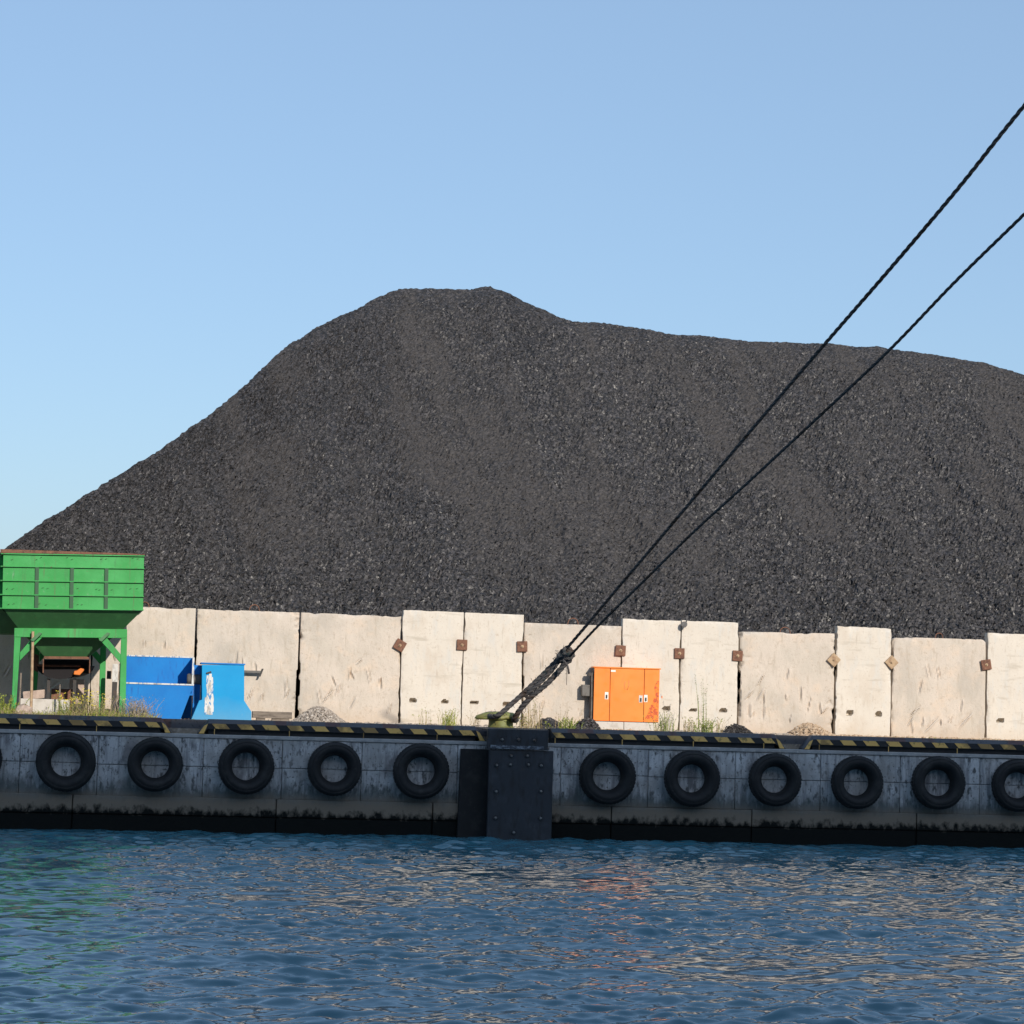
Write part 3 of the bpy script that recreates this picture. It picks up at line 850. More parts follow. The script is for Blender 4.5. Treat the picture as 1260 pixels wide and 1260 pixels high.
    for (v0, v1, di) in ((fv, fv + .12, 0), (D - .5, D - .38, .36)):
        bl, br = BL + di, BR - di
        beam('cross_beam', [(bl, bb), (br, bb), (br, bt), (bl, bt)], v0, v1)
        w = .115
        beam('leg', [(br - w - .01, -.02), (br - .005, -.02), (br + .0, bb - .003), (br - w, bb - .003)], v0 + .003, v1 - .003)
        q0, q1 = H(13.8, 872, fv)[0] + di, H(17.5, 872, fv)[0] + di
        beam('leg', [(q0, -.02), (q1 + .02, -.02), (bl + .125, bb - .003), (bl + .003, bb - .003)], v0 + .003, v1 - .003)
        a0 = H(126, 785, fv)[0] - di; a1, az = H(149, 815, fv)[0] - di, H(149, 811, fv)[1]
        beam('brace', [(a1 + .01, az - .10), (a1 + .01, az + .07), (a0 + .09, bb - .004), (a0 - .08, bb - .004)], v0 + .01, v1 - .04)
        b0 = H(48, 785, fv)[0] + di; b1, bz = bl + .115, H(24, 806, fv)[1]
        beam('brace', [(b1, bz - .11), (b0 + .06, bb - .004), (b0 - .12, bb - .004), (b1, bz + .05)], v0 + .01, v1 - .04)
    bl, br = BL, BR
    for x_ in (bl + .36, br - .46):
        m = MB(); m.box((x_, fv + .122, bb + .02), (x_ + .1, D - .502, bt - .01), 'green'); m.build('side_beam', parent=root)
    # outer gusset plates showing left of the leg
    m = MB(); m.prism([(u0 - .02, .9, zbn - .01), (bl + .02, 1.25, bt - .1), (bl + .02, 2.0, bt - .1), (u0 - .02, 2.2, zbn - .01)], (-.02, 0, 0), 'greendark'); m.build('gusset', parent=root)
    # corner cleats sticking out below the bin
    for px in (124, 40):
        c = H(px + 4, 783, .25); m = MB()
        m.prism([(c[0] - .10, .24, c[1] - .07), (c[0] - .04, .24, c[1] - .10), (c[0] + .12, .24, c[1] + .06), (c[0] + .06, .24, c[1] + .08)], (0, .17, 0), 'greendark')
        m.build('cleat', parent=root)
    tag(root, 'green steel loading hopper on tapered legs with rusty rim', 'hopper')
    # things near and under it --------------------------------------------------
    def Hw(px, py, v): return PN(px, py, O + vy * v, vy)
    p0, p1 = Hw(40.5, 777, .30), Hw(38.5, 873, .30)
    m = MB(); m.tube([(p1.x, p1.y, GZ - .02), (p0.x, p0.y, p0.z)], .028, 8); 
    tag(m.build('prop_pole', 'palerust'), 'thin rusty brown pole leaning under the hopper front', 'pole')
hopper()

# belt conveyor head and rubble under the hopper
def conveyor():
    y = 2.5
    root = empty('belt_conveyor', (P(80, 860, y).x, y, GZ)); T = root.location
    def L_(px, py, yy=y): p = P(px, py, yy); return (p.x - T.x, yy - T.y, p.z - T.z)
    a, b = L_(45, 826), L_(100, 826)
    w_ = b[0] - a[0]; cx_ = (a[0] + b[0]) / 2; zt_ = a[2] + .10
    arc = [(cx_ - w_ / 2 * math.cos(t) * (1 - .12 * math.sin(t)), zt_ - .24 * math.sin(t) ** .8) for t in np.linspace(0, math.pi, 11)]
    m = MB(); m.prism([(x_, 0, z_) for x_, z_ in arc], (.25, .9, .05), 'conveyorbelt'); m.build('belt', parent=root)
    m = MB(); m.tube([(a[0] + .02, -.05, zt_ + .02), (b[0] - .02, -.05, zt_ + .03)], .022, 8, 'rust'); m.build('roller', parent=root)
    m = MB(); m.prism([(a[0] - .12, .3, zt_ - .05), (a[0] + .02, .3, zt_ - .12), (a[0] + .02, .3, zt_ + .22), (a[0] - .06, .3, zt_ + .25)], (0, .04, 0), 'rust'); m.build('side_plate', parent=root)
    for px in (60, 92):
        c = L_(px, 835); m = MB(); m.box((c[0] - .03, .1, 0), (c[0] + .03, .16, c[2]), 'dark'); m.build('leg', parent=root)
    tag(root, 'dark belt conveyor end in the shade under the hopper', 'conveyor')
    c = P(97, 827, y - .12); m = MB()
    m.prism([(-.10, 0, -.05), (.02, 0, -.06), (.12, 0, .06), (.03, 0, .08), (-.04, 0, .03), (-.09, 0, .02)], (0, .06, 0))
    o = m.build('plastic_scoop', 'amber', bevel=.01); o.location = c; tag(o, 'orange plastic piece at the right end of the conveyor', 'plastic piece')
    # white and black marker post
    p = P(140.5, 855, 2.6); root = empty('marker_post', (p.x, 2.6, GZ))
    zt = P(141, 817, 2.6).z - GZ; zm = P(140, 839, 2.6).z - GZ
    m = MB(); m.box((-.055, -.04, zm), (.055, .04, zt), 'whitepost'); m.build('white_section', parent=root)
    m = MB(); m.box((-.05, -.036, -.05), (.05, .036, zm - .001), 'dark'); m.build('dark_section', parent=root)
    for s_ in (-.16, .10):
        m = MB(); m.box((s_, -.045, zt - .30), (s_ + .09, -.015, zt - .14), 'dark'); m.build('side_bracket', parent=root)
    tag(root, 'white topped post with dark foot behind the right hopper leg', 'post')
    # rubble
    def slab(name, px0, py0, px1, py1, yy, dep, mt_, label, cat, tilt=0.0, tl_=0.0):
        a = P(px0, py1, yy); b = P(px1, py0, yy)
        m = MB(); w, h = b.x - a.x, b.z - a.z
        m.box((-w / 2, 0, 0), (w / 2, dep, h), mt_, rot=Matrix.Rotation(tilt, 3, 'Y') @ Matrix.Rotation(tl_, 3, 'X'))
        o = m.build(name, bevel=.015); o.location = ((a.x + b.x) / 2, yy, a.z); tag(o, label, cat)
    slab('concrete_beam', 22, 861, 86, 880, 2.2, .25, 'plinth', 'pale concrete beam lying on the ground under the hopper', 'concrete beam', .0)
    slab('concrete_slab', 28, 850, 56, 860, 2.75, .35, 'pinkstone', 'tilted broken slab propped above the concrete beam', 'slab', -.13)
    slab('concrete_block', 84, 836, 104, 866, 3.6, .3, 'pinkstone', 'square pale concrete block right of the conveyor', 'block')
    slab('dark_plate', 62, 848, 92, 874, 3.2, .04, 'rust', 'rusty steel sheet leaning under the conveyor', 'steel sheet', .0, -.15)
    p = P(29, 873, 1.3); m = MB(); 
    vs = []
    m.rock((0, 0, 0), .22, 'pinkstone', .95, 4)
    o = m.build('boulder', bevel=.03); o.location = (p.x, 1.3, GZ + .13); tag(o, 'pinkish stone at the foot of the left hopper leg', 'stone')
    # stakes
    for px, py, l in ((26, 828, 'thin grey stake left of the rusty pole'), (74, 842, 'thin stake in the grass under the hopper')):
        p = P(px, py, 1.9); m = MB(); m.box((-.014, -.014, 0), (.014, .014, p.z - GZ)); o = m.build('stake', 'wood'); o.location = (p.x, 1.9, GZ); tag(o, l, 'stake', 'thin stakes under the hopper')
conveyor()

# ------------------------------------------------------------------ blue trough and blue pedestal
def blue():
    yf, yb = 3.2, 4.1
    root = empty('blue_trough', (P(197, 880, yf).x, yf, GZ)); T = root.location
    def L_(px, py, yy): p = P(px, py, yy); return (p.x - T.x, yy - T.y, p.z - T.z)
    a, b = L_(153, 808, yb), L_(237.0, 810, yb)
    zt = L_(200, 808.6, yb)[2]; zf = L_(200, 842.5, yf)[2]
    xl = L_(154, 842, yf)[0]; xr = L_(238, 842, yf)[0]; xrb = L_(221.5, 882, yf)[0]
    m = MB(); m.box((xl, yb - yf, .02), (xr, yb - yf + .05, zt), 'blue'); m.box((xl - .002, yb - yf - .012, zt), (xr, yb - yf + .06, zt + .025), 'white'); m.build('back_panel', parent=root)
    m = MB(); m.prism([(xl, 0, .0), (xrb, 0, .0), (xr, 0, zf), (xl, 0, zf)], (0, .04, 0), 'blue')
    m.prism([(xl, .041, zf - .20), (xr, .041, zf - .20), (xr, .041, zf - .16), (xl, .041, zf - .16)], (0, yb - yf - .045, 0), 'blue'); m.build('front_panel', parent=root)
    m = MB(); m.box((xl, -.015, zf), (xr + .01, .055, zf + .03), 'white'); m.build('top_edge', parent=root)
    m = MB(); m.box((xr - .03, .06, zf - .2), (xr, yb - yf - .02, zt), 'blue'); fin = m.build('end_fin', parent=root)
    m = MB(); m.box((xr - .035, .045, zf + .032), (xr + .004, .06, zt), 'white'); m.build('white_edge', parent=fin)
    tag(root, 'royal blue steel trough with tall back, between hopper and blue pedestal', 'trough')
    # pedestal
    yf = 2.9; dp = .75
    root = empty('blue_pedestal', (P(272, 880, yf).x, yf, GZ)); T = root.location
    pts = [(234, 881), (309.5, 882.5), (309.5, 876), (300.5, 862), (300.5, 818.5), (248.5, 818), (248.5, 861), (245, 862)]
    front = [L_(px, py, yf) for px, py in pts]
    front = [(p[0] , 0, max(p[2], -.02) if i > 1 else -.02) for i, p in enumerate(front)]
    m = MB(); m.prism(front, (0, dp, 0), 'bluelight'); body = m.build('body', parent=root, bevel=.008)
    m = MB(); x0, x1, z1 = front[5][0], front[4][0], front[4][2]
    m.box((x0 - .02, -.015, z1 + .002), (x1 + .02, dp + .02, z1 + .03), 'blue'); m.build('top_plate', parent=root)
    m = MB(); m.box((x0 - .14, .45, 0), (x0 - .002, dp, z1 - .02), 'blue'); m.build('shaded_side', parent=root)  # added box set back into the body's shade as the dark left side
    # bare streak where the paint has run
    m = MB(); r = random.Random(9)
    for kk, (x_a, x_b, ya, yb_) in enumerate(((254.5, 257.0, 831, 879), (257.3, 260.2, 829, 879.5), (260.5, 262.3, 833, 876), (252.6, 253.8, 858, 879))):
        n_ = 9; Lf, Rt = [], []
        for k in range(n_):
            yy = ya + (yb_ - ya) * k / (n_ - 1); sp = (yy - 829) / 50 * 1.6
            Lf.append((x_a - sp * .6 + r.uniform(-.5, .5), yy)); Rt.append((x_b + sp * .5 + r.uniform(-.5, .5), yy))
        for k in range(n_ - 1):
            q = [L_(px, py, yf) for px, py in (Lf[k + 1], Rt[k + 1], Rt[k], Lf[k])]
            m.add([(p[0], -.004 - .0015 * kk, p[2]) for p in q], [(0, 1, 2, 3)], 'white')
    m.build('white_streak', parent=body)
    c = L_(257, 827.5, yf - .03); m = MB(); m.box((c[0] - .05, -.03, c[2] - .015), (c[0] + .05, -.002, c[2] + .015), 'dark', rot=Matrix.Rotation(-.35, 3, 'Y')); m.build('latch', parent=body)
    tag(root, 'light blue steel pedestal with flared foot and white streak', 'pedestal')
    # round motor between the two
    p = P(241, 836, 3.4); m = MB()
    m.lathe([(.001, -.18), (.09, -.18), (.115, -.15), (.115, .15), (.08, .2), (.001, .2)], 20, 'x', mt='greymetal')
    m.box((-.05, -.05, -.48), (.05, .05, -.09), 'rust')
    o = m.build('electric_motor'); o.location = p; tag(o, 'small grey round motor between blue trough and pedestal', 'motor')
    # shelf arm on the wall
    p = P(300, 826, 4.35); q = P(322, 827, 4.35)
    m = MB(); m.box((0, 0, -.045), (q.x - p.x, .10, .0), 'greymetal'); m.prism([(q.x - p.x - .06, -.002, -.12), (q.x - p.x - .02, -.002, -.12), (q.x - p.x + .04, -.002, .045), (q.x - p.x, -.002, .045)], (0, .05, 0), 'dark')
    o = m.build('steel_arm'); o.location = (p.x, 4.35, p.z + .02); tag(o, 'dark steel arm sticking out right of the pedestal', 'steel arm')
    # low timber bench
    yb = 1.6
    a, b = P(311, 875, yb), P(359.5, 876.5, yb)
    root = empty('timber_bench', ((a.x + b.x) / 2, yb, GZ)); w = (b.x - a.x) / 2
    zt = (a.z + b.z) / 2 - GZ
    m = MB(); m.box((-w, 0, zt - .13), (w, .30, zt), 'wood'); m.build('plank', parent=root, bevel=.006)
    for x_ in (-w + .08, 0.0, w - .22):
        m = MB(); m.box((x_, .02, -.04), (x_ + .17, .26, zt - .131), 'wood'); m.build('support', parent=root)
    tag(root, 'low grey timber plank on blocks right of the pedestal', 'bench')
    a = P(372, 886, yb); m = MB(); m.box((-.14, 0, -.06), (.10, .12, .02)); m.box((.13, .02, -.05), (.22, .15, .05)); o = m.build('wood_offcut', 'wood'); o.location = (a.x, .9, GZ + .06)
    tag(o, 'short wood offcut in front of the grey gravel heap', 'offcut')
blue()

# ------------------------------------------------------------------ orange cabinet
def cabinet():
    yf = 4.20; dp = .28
    root = empty('electrical_cabinet', (P(770, 890, yf).x, yf, GZ)); T = root.location
    def L_(px, py, yy=yf): p = P(px, py, yy); return (p.x - T.x, yy - T.y, p.z - T.z)
    x0, x1 = L_(730.3, 855)[0], L_(811.3, 856)[0]
    zt, zb = L_(771, 822.8)[2], L_(770, 888.3)[2]
    xs = [x0, L_(750.3, 855)[0], L_(792.3, 855)[0], x1]
    m = MB(); m.box((x0 + .01, .012, zb), (x1 - .01, dp, zt), 'greymetal'); m.build('housing', parent=root)
    m = MB(); m.box((x0 - .02, -.02, zt + .002), (x1 + .02, dp, zt + .028), 'orange'); m.build('roof', parent=root, bevel=.005)
    for i in range(3):
        g = .006
        m = MB(); m.box((xs[i] + g, -.012, zb + .01), (xs[i + 1] - g, .011, zt - .006), 'orange'); d = m.build('door', parent=root, bevel=.003)
        hx = [(746.6, 856)], [(788.6, 860)], [(794.8, 859.5)]
        for px, py in hx[i]:
            c = L_(px, py); m = MB()
            m.box((c[0] - .045, -.018, c[2] - .075), (c[0] + .03, -.013, c[2] + .075), 'sticker' if i != 1 else 'whitepost')
            m.box((c[0] - .022, -.035, c[2] - .055), (c[0] + .008, -.0185, c[2] + .02), 'dark'); m.build('handle', parent=d)
        if i == 2:
            r = random.Random(4); base = []
            pts = [(808, 838), (805, 846), (806, 855), (803, 864), (799, 871), (796, 880), (791, 887.3), (809.3, 887.3), (810.3, 860), (810.6, 838)]
            q = [L_(px, py) for px, py in pts]
            q = [(min(p[0], xs[3] - g - .004), -.0145, max(p[2], zb + .014)) for p in q][::1]
            m = MB(); m.prism(q[::1], (0, .0022, 0), 'redorange'); m.build('peeled_paint', parent=d)
        if i == 1:
            c = L_(754.5, 825.5); m = MB(); m.box((c[0] - .05, -.015, c[2] - .02), (c[0] + .05, -.0125, c[2] + .018), 'sticker'); m.build('sticker', parent=d)
            c = L_(770, 843); m = MB()
            pth = [(c[0] + .06, -.0135, c[2] + .10), (c[0] + .065, -.0135, c[2] + .0), (c[0] + .03, -.0135, c[2] - .1), (c[0] - .02, -.0135, c[2] - .08), (c[0] - .04, -.0135, c[2] + .02), (c[0] - .01, -.0135, c[2] + .08)]
            m.tube(pth, .004, 4, 'palerust'); m.build('chalk_mark', parent=d)
    # conduits and junction box on the left side
    for k, (yy, wob) in enumerate(((.06, .0), (.13, .02), (.20, -.01))):
        m = MB(); m.tube([(x0 - .035 - wob * .3, yy, zb - .25), (x0 - .03, yy - .02, zb + .3), (x0 - .035, yy, zt - .15), (x0 + .02, yy, zt - .06)], .018, 8, 'rust' if k == 1 else 'greymetal'); m.build('conduit', parent=root)
    c = L_(722.5, 849.5, yf); m = MB(); m.box((c[0] - .09, .10, c[2] - .12), (x0 - .055, .26, c[2] + .12), 'greymetal'); m.build('junction_box', parent=root, bevel=.01)
    c = L_(727, 829.5); m = MB(); m.box((c[0] - .04, .05, c[2] - .035), (x0 - .0, .15, c[2] + .035), 'dark'); m.build('cable_clip', parent=root)
    c = L_(814, 858); m = MB(); m.box((x1 + .001, .02, c[2] - .05), (x1 + .05, .1, c[2] + .07), 'whitepost'); m.box((x1 + .052, .03, c[2] - .02), (x1 + .075, .09, c[2] + .03), 'redorange'); m.build('socket', parent=root)
    px0, px1 = x0 + .0, L_(805, 890)[0]
    m = MB(); m.box((px0, -.03, -.1), ((px0 + px1) / 2 - .004, dp - .02, zb - .004), 'plinth'); m.box(((px0 + px1) / 2 + .004, -.034, -.1), (px1, dp - .02, zb - .004), 'plinth'); m.build('plinth', parent=root, bevel=.012)
    tag(root, 'bright orange electrical cabinet with three doors on a concrete plinth', 'cabinet')
cabinet()

# ------------------------------------------------------------------ flood light on the wall top
def flood():
    p = P(842, 769, WY - .12)
    root = empty('floodlight', p)
    m = MB(); m.lathe([(.001, -.10), (.05, -.09), (.09, -.03), (.115, .05), (.10, .055), (.001, .03)], 20, 'z', mt='greymetal'); o = m.build('lamp_head', parent=root); o.rotation_euler = (R(60), R(-35), 0); o.scale = (.6, .6, .6)
    m = MB(); m.tube([(.03, .02, .03), (.07, .10, .08), (.10, .20, .16), (.11, .22, .20)], .014, 6, 'greymetal'); m.tube([(-.02, .13, -.02), (.10, .2, .05), (.11, .22, .20)], .012, 6, 'greymetal'); m.build('bracket', parent=root)
    tag(root, 'small round grey floodlight on the wall top above a joint', 'floodlight')
flood()

# ------------------------------------------------------------------ bollard and mooring ropes
BY = .95
def bollard():
    c = P(616, 897, BY)
    root = empty('bollard', (c.x, BY, GZ))
    def L_(px, py): p = P(px, py, BY); return (p.x - c.x, p.z - GZ)
    zt = L_(616, 876.0)[1]; zn = L_(616, 883)[1]
    m = MB()
    m.lathe([(.34, 0), (.34, .03), (.265, .05), (.245, .10), (.235, zn - .05), (.235, zn)], 36, mt='olive')
    m.build('post', parent=root)
    # cap: a broad flattened horn overhanging more to the left
    m = MB(); n = 40; rings = [(.05, zt + .01), (.30, zt - .005), (.44, zt - .05), (.47, zt - .10), (.42, zt - .13), (.24, zt - .12)]
    vs = []
    for r_, z in rings:
        for k in range(n):
            w = 2 * math.pi * k / n
            ex = 1.12 if math.cos(w) < 0 else .78
            dz = -.035 * (r_ / .47) ** 2 * (1 if math.cos(w) < 0 else .3)
            vs.append((r_ * math.cos(w) * ex, r_ * .62 * math.sin(w), z + dz))
    fs = [(i * n + k, (i + 1) * n + k, (i + 1) * n + (k + 1) % n, i * n + (k + 1) % n) for i in range(len(rings) - 1) for k in range(n)]
    m.add(vs, fs, 'olive', True); m.add(vs[:n], [tuple(range(n))], 'olive', True)
    m.build('cap', parent=root)
    tag(root, 'olive yellow mooring bollard with broad cap, ropes around it', 'bollard')
    return c
BC = bollard()

def resample(pts, step):
    pts = [Vector(p) for p in pts]
    # Catmull-Rom
    out = []
    for i in range(len(pts) - 1):
        p0 = pts[max(i - 1, 0)]; p1 = pts[i]; p2 = pts[i + 1]; p3 = pts[min(i + 2, len(pts) - 1)]
        n = max(2, int((p2 - p1).length / step))
        for k in range(n):
            t = k / n
            out.append(.5 * ((2 * p1) + (p2 - p0) * t + (2 * p0 - 5 * p1 + 4 * p2 - p3) * t * t + (3 * p1 - p0 - 3 * p2 + p3) * t ** 3))
    out.append(pts[-1])
    return out
def laid(m, path, rad, pitch, strands=3, step=.035, mt_='rope', seed=0, fuzz=0):
    path = resample(path, step)
    T = []
    ref = None
    s_ = 0
    A = []
    for i, p in enumerate(path):
        t = (path[min(i + 1, len(path) - 1)] - path[max(i - 1, 0)]).normalized()
        if ref is None: ref = Vector((0, 0, 1)) if abs(t.z) < .9 else Vector((1, 0, 0))
        a = (ref - t * ref.dot(t)).normalized(); ref = a
        if i: s_ += (p - path[i - 1]).length
        A.append((p, a, t.cross(a), s_))
    for k in range(strands):
        q = []
        for p, a, b, s in A:
            w = 2 * math.pi * (s / pitch + k / strands)
            q.append(p + (a * math.cos(w) + b * math.sin(w)) * rad * .42)
        m.tube(q, rad * .60, 7, mt_)
    r = random.Random(seed)
    for _ in range(fuzz):
        p, a, b, s = r.choice(A); w = r.uniform(0, 6.28); d = a * math.cos(w) + b * math.sin(w)
        e = p + d * (rad + r.uniform(.02, .06)) + Vector((r.uniform(-.04, .04), r.uniform(-.03, .03), r.uniform(-.04, .04)))
        m.tube([p + d * rad * .8, e], .005, 3, mt_)
def ropes():
    K1 = PD(693, 803, 46.9); K2 = PD(699, 810, 46.8)
    # upper free parts: (px, py, depth); the ship end lies high to the right, nearer the camera
    def along(K, d0, pts, d1):                                             # depth falls off as on a straight line towards the ship's bow
        n_ = len(pts); x0_, x1_ = 695.0, pts[-1][0]
        return [K] + [PD(px, py, 1 / (1 / d0 + (px - x0_) / (x1_ - x0_) * (1 / d1 - 1 / d0))) for px, py in pts]
    up1 = along(K1, 46.9, ((725, 765.5), (764, 719), (805, 671), (858, 608), (940, 511), (1020, 417.5), (1095, 331), (1180, 230.5), (1262, 128)), 33.0)
    up1.append(up1[-1] + (up1[-1] - up1[0]) * .2)
    up2 = along(K2, 46.8, ((735, 771), (790, 717), (853, 655), (921, 593), (1005, 515), (1095, 430), (1175, 347), (1262, 262)), 33.5)
    up2.append(up2[-1] + (up2[-1] - up2[0]) * .2)
    g = 'mooring ropes from the bollard'
    m = MB(); laid(m, up1, .031, .5, seed=1)
    # leg down to the left side of the bollard
    L1 = [K1, PD(681, 817, 47.0), PD(660, 838, 47.1), PD(632, 864, 47.2), PD(612, 880.5, 47.25)]
    c = Vector((BC.x, BY, GZ + .20)); rb = .25 + .05
    wrap1 = [c + Vector((rb * math.cos(a), rb * math.sin(a), .10 + .03 * math.sin(a))) for a in np.linspace(math.pi * 1.12, math.pi * .3, 8)]
    laid(m, L1 + wrap1, .052, .36, seed=2, fuzz=40)
    L1b = [K1 + Vector((-.05, -.02, -.06)), PD(683, 820, 46.95), PD(664, 840.5, 47.0), PD(645, 857, 47.15)]
    laid(m, L1b, .045, .36, seed=3, fuzz=20)
    r1 = m.build('mooring_rope')
    tag(r1, 'dark mooring rope, upper one of two, running to the upper right corner', 'rope', g)
    m = MB(); laid(m, up2, .0255, .5, seed=4)
    L2 = [K2, PD(690, 823, 46.9), PD(672, 842, 47.0), PD(654, 857, 47.1), PD(641, 872, 47.25), PD(632.5, 885, 47.4)]
    wrap2 = [c + Vector((rb * math.cos(a), rb * math.sin(a), .02)) for a in np.linspace(0, math.pi * .7, 7)]
    laid(m, L2 + wrap2, .058, .36, seed=5, fuzz=50)
    r2 = m.build('mooring_rope')
    tag(r2, 'dark mooring rope, lower and thinner of two, ending right of the bollard', 'rope', g)
    # knot
    m = MB()
    ax = (up1[1] - K1).normalized(); s1 = ax.cross(Vector((0, 1, 0))).normalized(); s2 = ax.cross(s1)
    for k, (off, rad, tw) in enumerate(((.13, .10, .3), (.05, .115, -.4), (-.04, .11, .5), (-.13, .095, -.2))):
        ctr = (K1 + K2) / 2 + ax * off
        pts = [ctr + (s1 * math.cos(a) + s2 * math.sin(a)) * rad + ax * tw * .12 * math.cos(a + k) for a in np.linspace(0, 6.6, 14)]
        laid(m, pts, .036, .2, seed=20 + k, fuzz=10)
    for _ in range(9):
        q = (K1 + K2) / 2 + Vector((random.uniform(-.07, .07), random.uniform(-.06, .06), random.uniform(-.09, .09)))
        m.rock(tuple(q), random.uniform(.07, .11), 'rope', 1)
    kn = m.build('knot'); kn.parent = r1
    m = MB()
    q = [PD(693, 812, 46.6), PD(698, 819, 46.5), PD(700, 829, 46.5)]
    laid(m, q, .024, .2, seed=31, fuzz=6); m.tube([PD(696, 818, 46.5), PD(697.5, 830, 46.5), PD(697, 843, 46.5)], .005, 4, 'rope')
    m.tube([PD(684, 808, 46.6), PD(680, 811, 46.6)], .006, 4, 'rope')
    le = m.build('loose_end'); le.parent = r1
ropes()

# ------------------------------------------------------------------ heaps and gravel at the foot of the wall
def heap(name, px0, px1, pyt, y, mt_, label, n, rs, cat='heap', peak=.5, seed=1):
    a, b = P(px0, 888, y), P(px1, 888, y); zt = P((px0 + px1) / 2, pyt, y).z
    cx = (a.x + b.x) / 2; hw = (b.x - a.x) / 2; H_ = zt - GZ
    r = random.Random(seed)
    m = MB()
    nx, ny = 40, 16
    def hgt(u, v):
        k = abs(u - (peak * 2 - 1)) / (1 + abs(peak * 2 - 1)); 
        return max(0, H_ * .5 * (1 + math.cos(math.pi * min(1, k))) ** .9) * max(0, 1 - v * v * .9)
    vs = [(hw * (i / (nx - 1) * 2 - 1) , -.6 + 1.0 * j / (ny - 1), hgt(i / (nx - 1) * 2 - 1, -1 + 1.0 * j / (ny - 1) if True else 0) * .95 - .02) for i in range(nx) for j in range(ny)]
    m.add(vs, [(i * ny + j, (i + 1) * ny + j, (i + 1) * ny + j + 1, i * ny + j + 1) for i in range(nx - 1) for j in range(ny - 1)], mt_)
    for _ in range(n):
        u = r.uniform(-1.08, 1.08); v = r.uniform(-1, 0)
        m.rock((hw * u, -.6 + 1.0 * (v + 1), hgt(u, v)), r.uniform(*rs), mt_, .8)
    o = m.build(name); o.location = (cx, y, GZ)
    tag(o, label, cat)
heap('gravel_heap', 363, 436, 868.5, 3.9, 'stone', 'grey gravel heap against the gouged wall panel', 1500, (.012, .032), 'gravel heap', .42, 1)
heap('rubble_heap', 966, 1034, 889.5, 3.9, 'brownstone', 'brown rubble heap under the scratched low panel', 900, (.015, .045), 'rubble heap', .5, 2)
heap('coal_heap', 662, 700, 883.5, 3.6, 'coal', 'small spill of coal lumps left of the green weed', 320, (.02, .055), 'coal spill', .4, 3)
heap('coal_heap', 700, 731, 884, 3.8, 'coal', 'small spill of coal lumps at the foot of the orange cabinet', 260, (.02, .055), 'coal spill', .85, 4)
heap('coal_heap', 884, 920, 890, 3.9, 'coal', 'low spill of coal dust under the dark ragged joint', 240, (.012, .03), 'coal spill', .7, 5)

def gravel_strip():
    m = MB(); r = random.Random(6)
    xa, xb = P(-60, 880, 4).x, P(1330, 900, 4).x
    n = 120
    vs = []
    for i in range(n):
        x = xa + (xb - xa) * i / (n - 1)
        hh = .05 + .04 * float(vnoise(x, 0.0, .8, 5))
        vs += [(x, 2.9, GZ + .004), (x, 4.0, GZ + .03), (x, 4.56, GZ + hh)]
    m.add(vs, [(i * 3 + j, (i + 1) * 3 + j, (i + 1) * 3 + j + 1, i * 3 + j + 1) for i in range(n - 1) for j in range(2)], 'ground')
    for _ in range(9500):
        x = r.uniform(xa, xb); v = r.random(); y = 2.9 + 1.6 * v
        z = GZ + .005 + .055 * v + r.uniform(-.01, .01)
        bare = float(vnoise(x, 3.0, 1.1, 9))
        if bare > .12 and r.random() < .75: continue
        m.rock((x, y, z), r.uniform(.010, .038) * (1.6 if r.random() < .04 else 1), 'stone' if float(vnoise(x, 7.0, 2.0, 12)) < .1 else 'brownstone', .75)
    o = m.build('gravel'); tag(o, 'loose gravel strewn along the foot of the wall', 'gravel', kind='stuff')
gravel_strip()

# ------------------------------------------------------------------ weeds
def blades(m, c, n, h, spread, mt_, lean=.35, w=.008, leaf=0, leafm=None, head=None, r=None, leafs=.022):
    for _ in range(n):
        x = c[0] + r.gauss(0, spread); y = c[1] + r.gauss(0, min(spread, .18))
        hh = h * r.uniform(.45, 1.05); dx = r.gauss(0, lean) * hh; dy = r.gauss(0, lean * .6) * hh
        z0 = c[2]
        b = [Vector((x, y, z0)), Vector((x + dx * .35, y + dy * .35, z0 + hh * .55)), Vector((x + dx, y + dy, z0 + hh))]
        t = Vector((1, 0, 0)) if r.random() < .6 else Vector((.6, .8, 0))
        m.add([b[0] - t * w * .5, b[0] + t * w * .5, b[1] + t * w * .45, b[1] - t * w * .45, b[2]], [(0, 1, 2, 3), (3, 2, 4)], mt_)
        for _ in range(leaf):
            u = r.uniform(.15, 1); p = b[0].lerp(b[1], u * 2) if u < .5 else b[1].lerp(b[2], u * 2 - 1)
            d = Vector((r.uniform(-1, 1), r.uniform(-1, 1), r.uniform(-.2, .9))).normalized() * leafs * r.uniform(.6, 1.5)
            s_ = d.cross(Vector((r.uniform(-1, 1), r.uniform(-1, 1), r.uniform(-1, 1)))).normalized() * leafs * .3
            p = p + d * .4
            m.add([p - d, p - s_, p + d, p + s_], [(0, 1, 2, 3)], r.choice(leafm) if isinstance(leafm, (list, tuple)) else (leafm or mt_))
        if head:
            p = b[2]; k = .016
            for _ in range(2 if r.random() < .35 else 0):
                q = p + Vector((r.gauss(0, .012), r.gauss(0, .012), r.gauss(0, .012)))
                m.add([q + Vector((-k, 0, 0)), q + Vector((0, -k, 0)), q + Vector((k, 0, 0)), q + Vector((0, 0, k))], [(0, 1, 2), (0, 1, 3), (1, 2, 3)], head)
GW = 'weeds growing on the quay'
def weed(name, px, hpx, y, n, spread, mt_, label, seed, **kw):
    p = P(px, 885, y); h = hpx / (F / (y - CAM.y) * 1.0) 
    m = MB(); blades(m, (0, 0, 0), n, h, spread, mt_, r=random.Random(seed), **kw)
    o = m.build(name); o.location = (p.x, y, GZ + .02); tag(o, label, 'weed', GW)
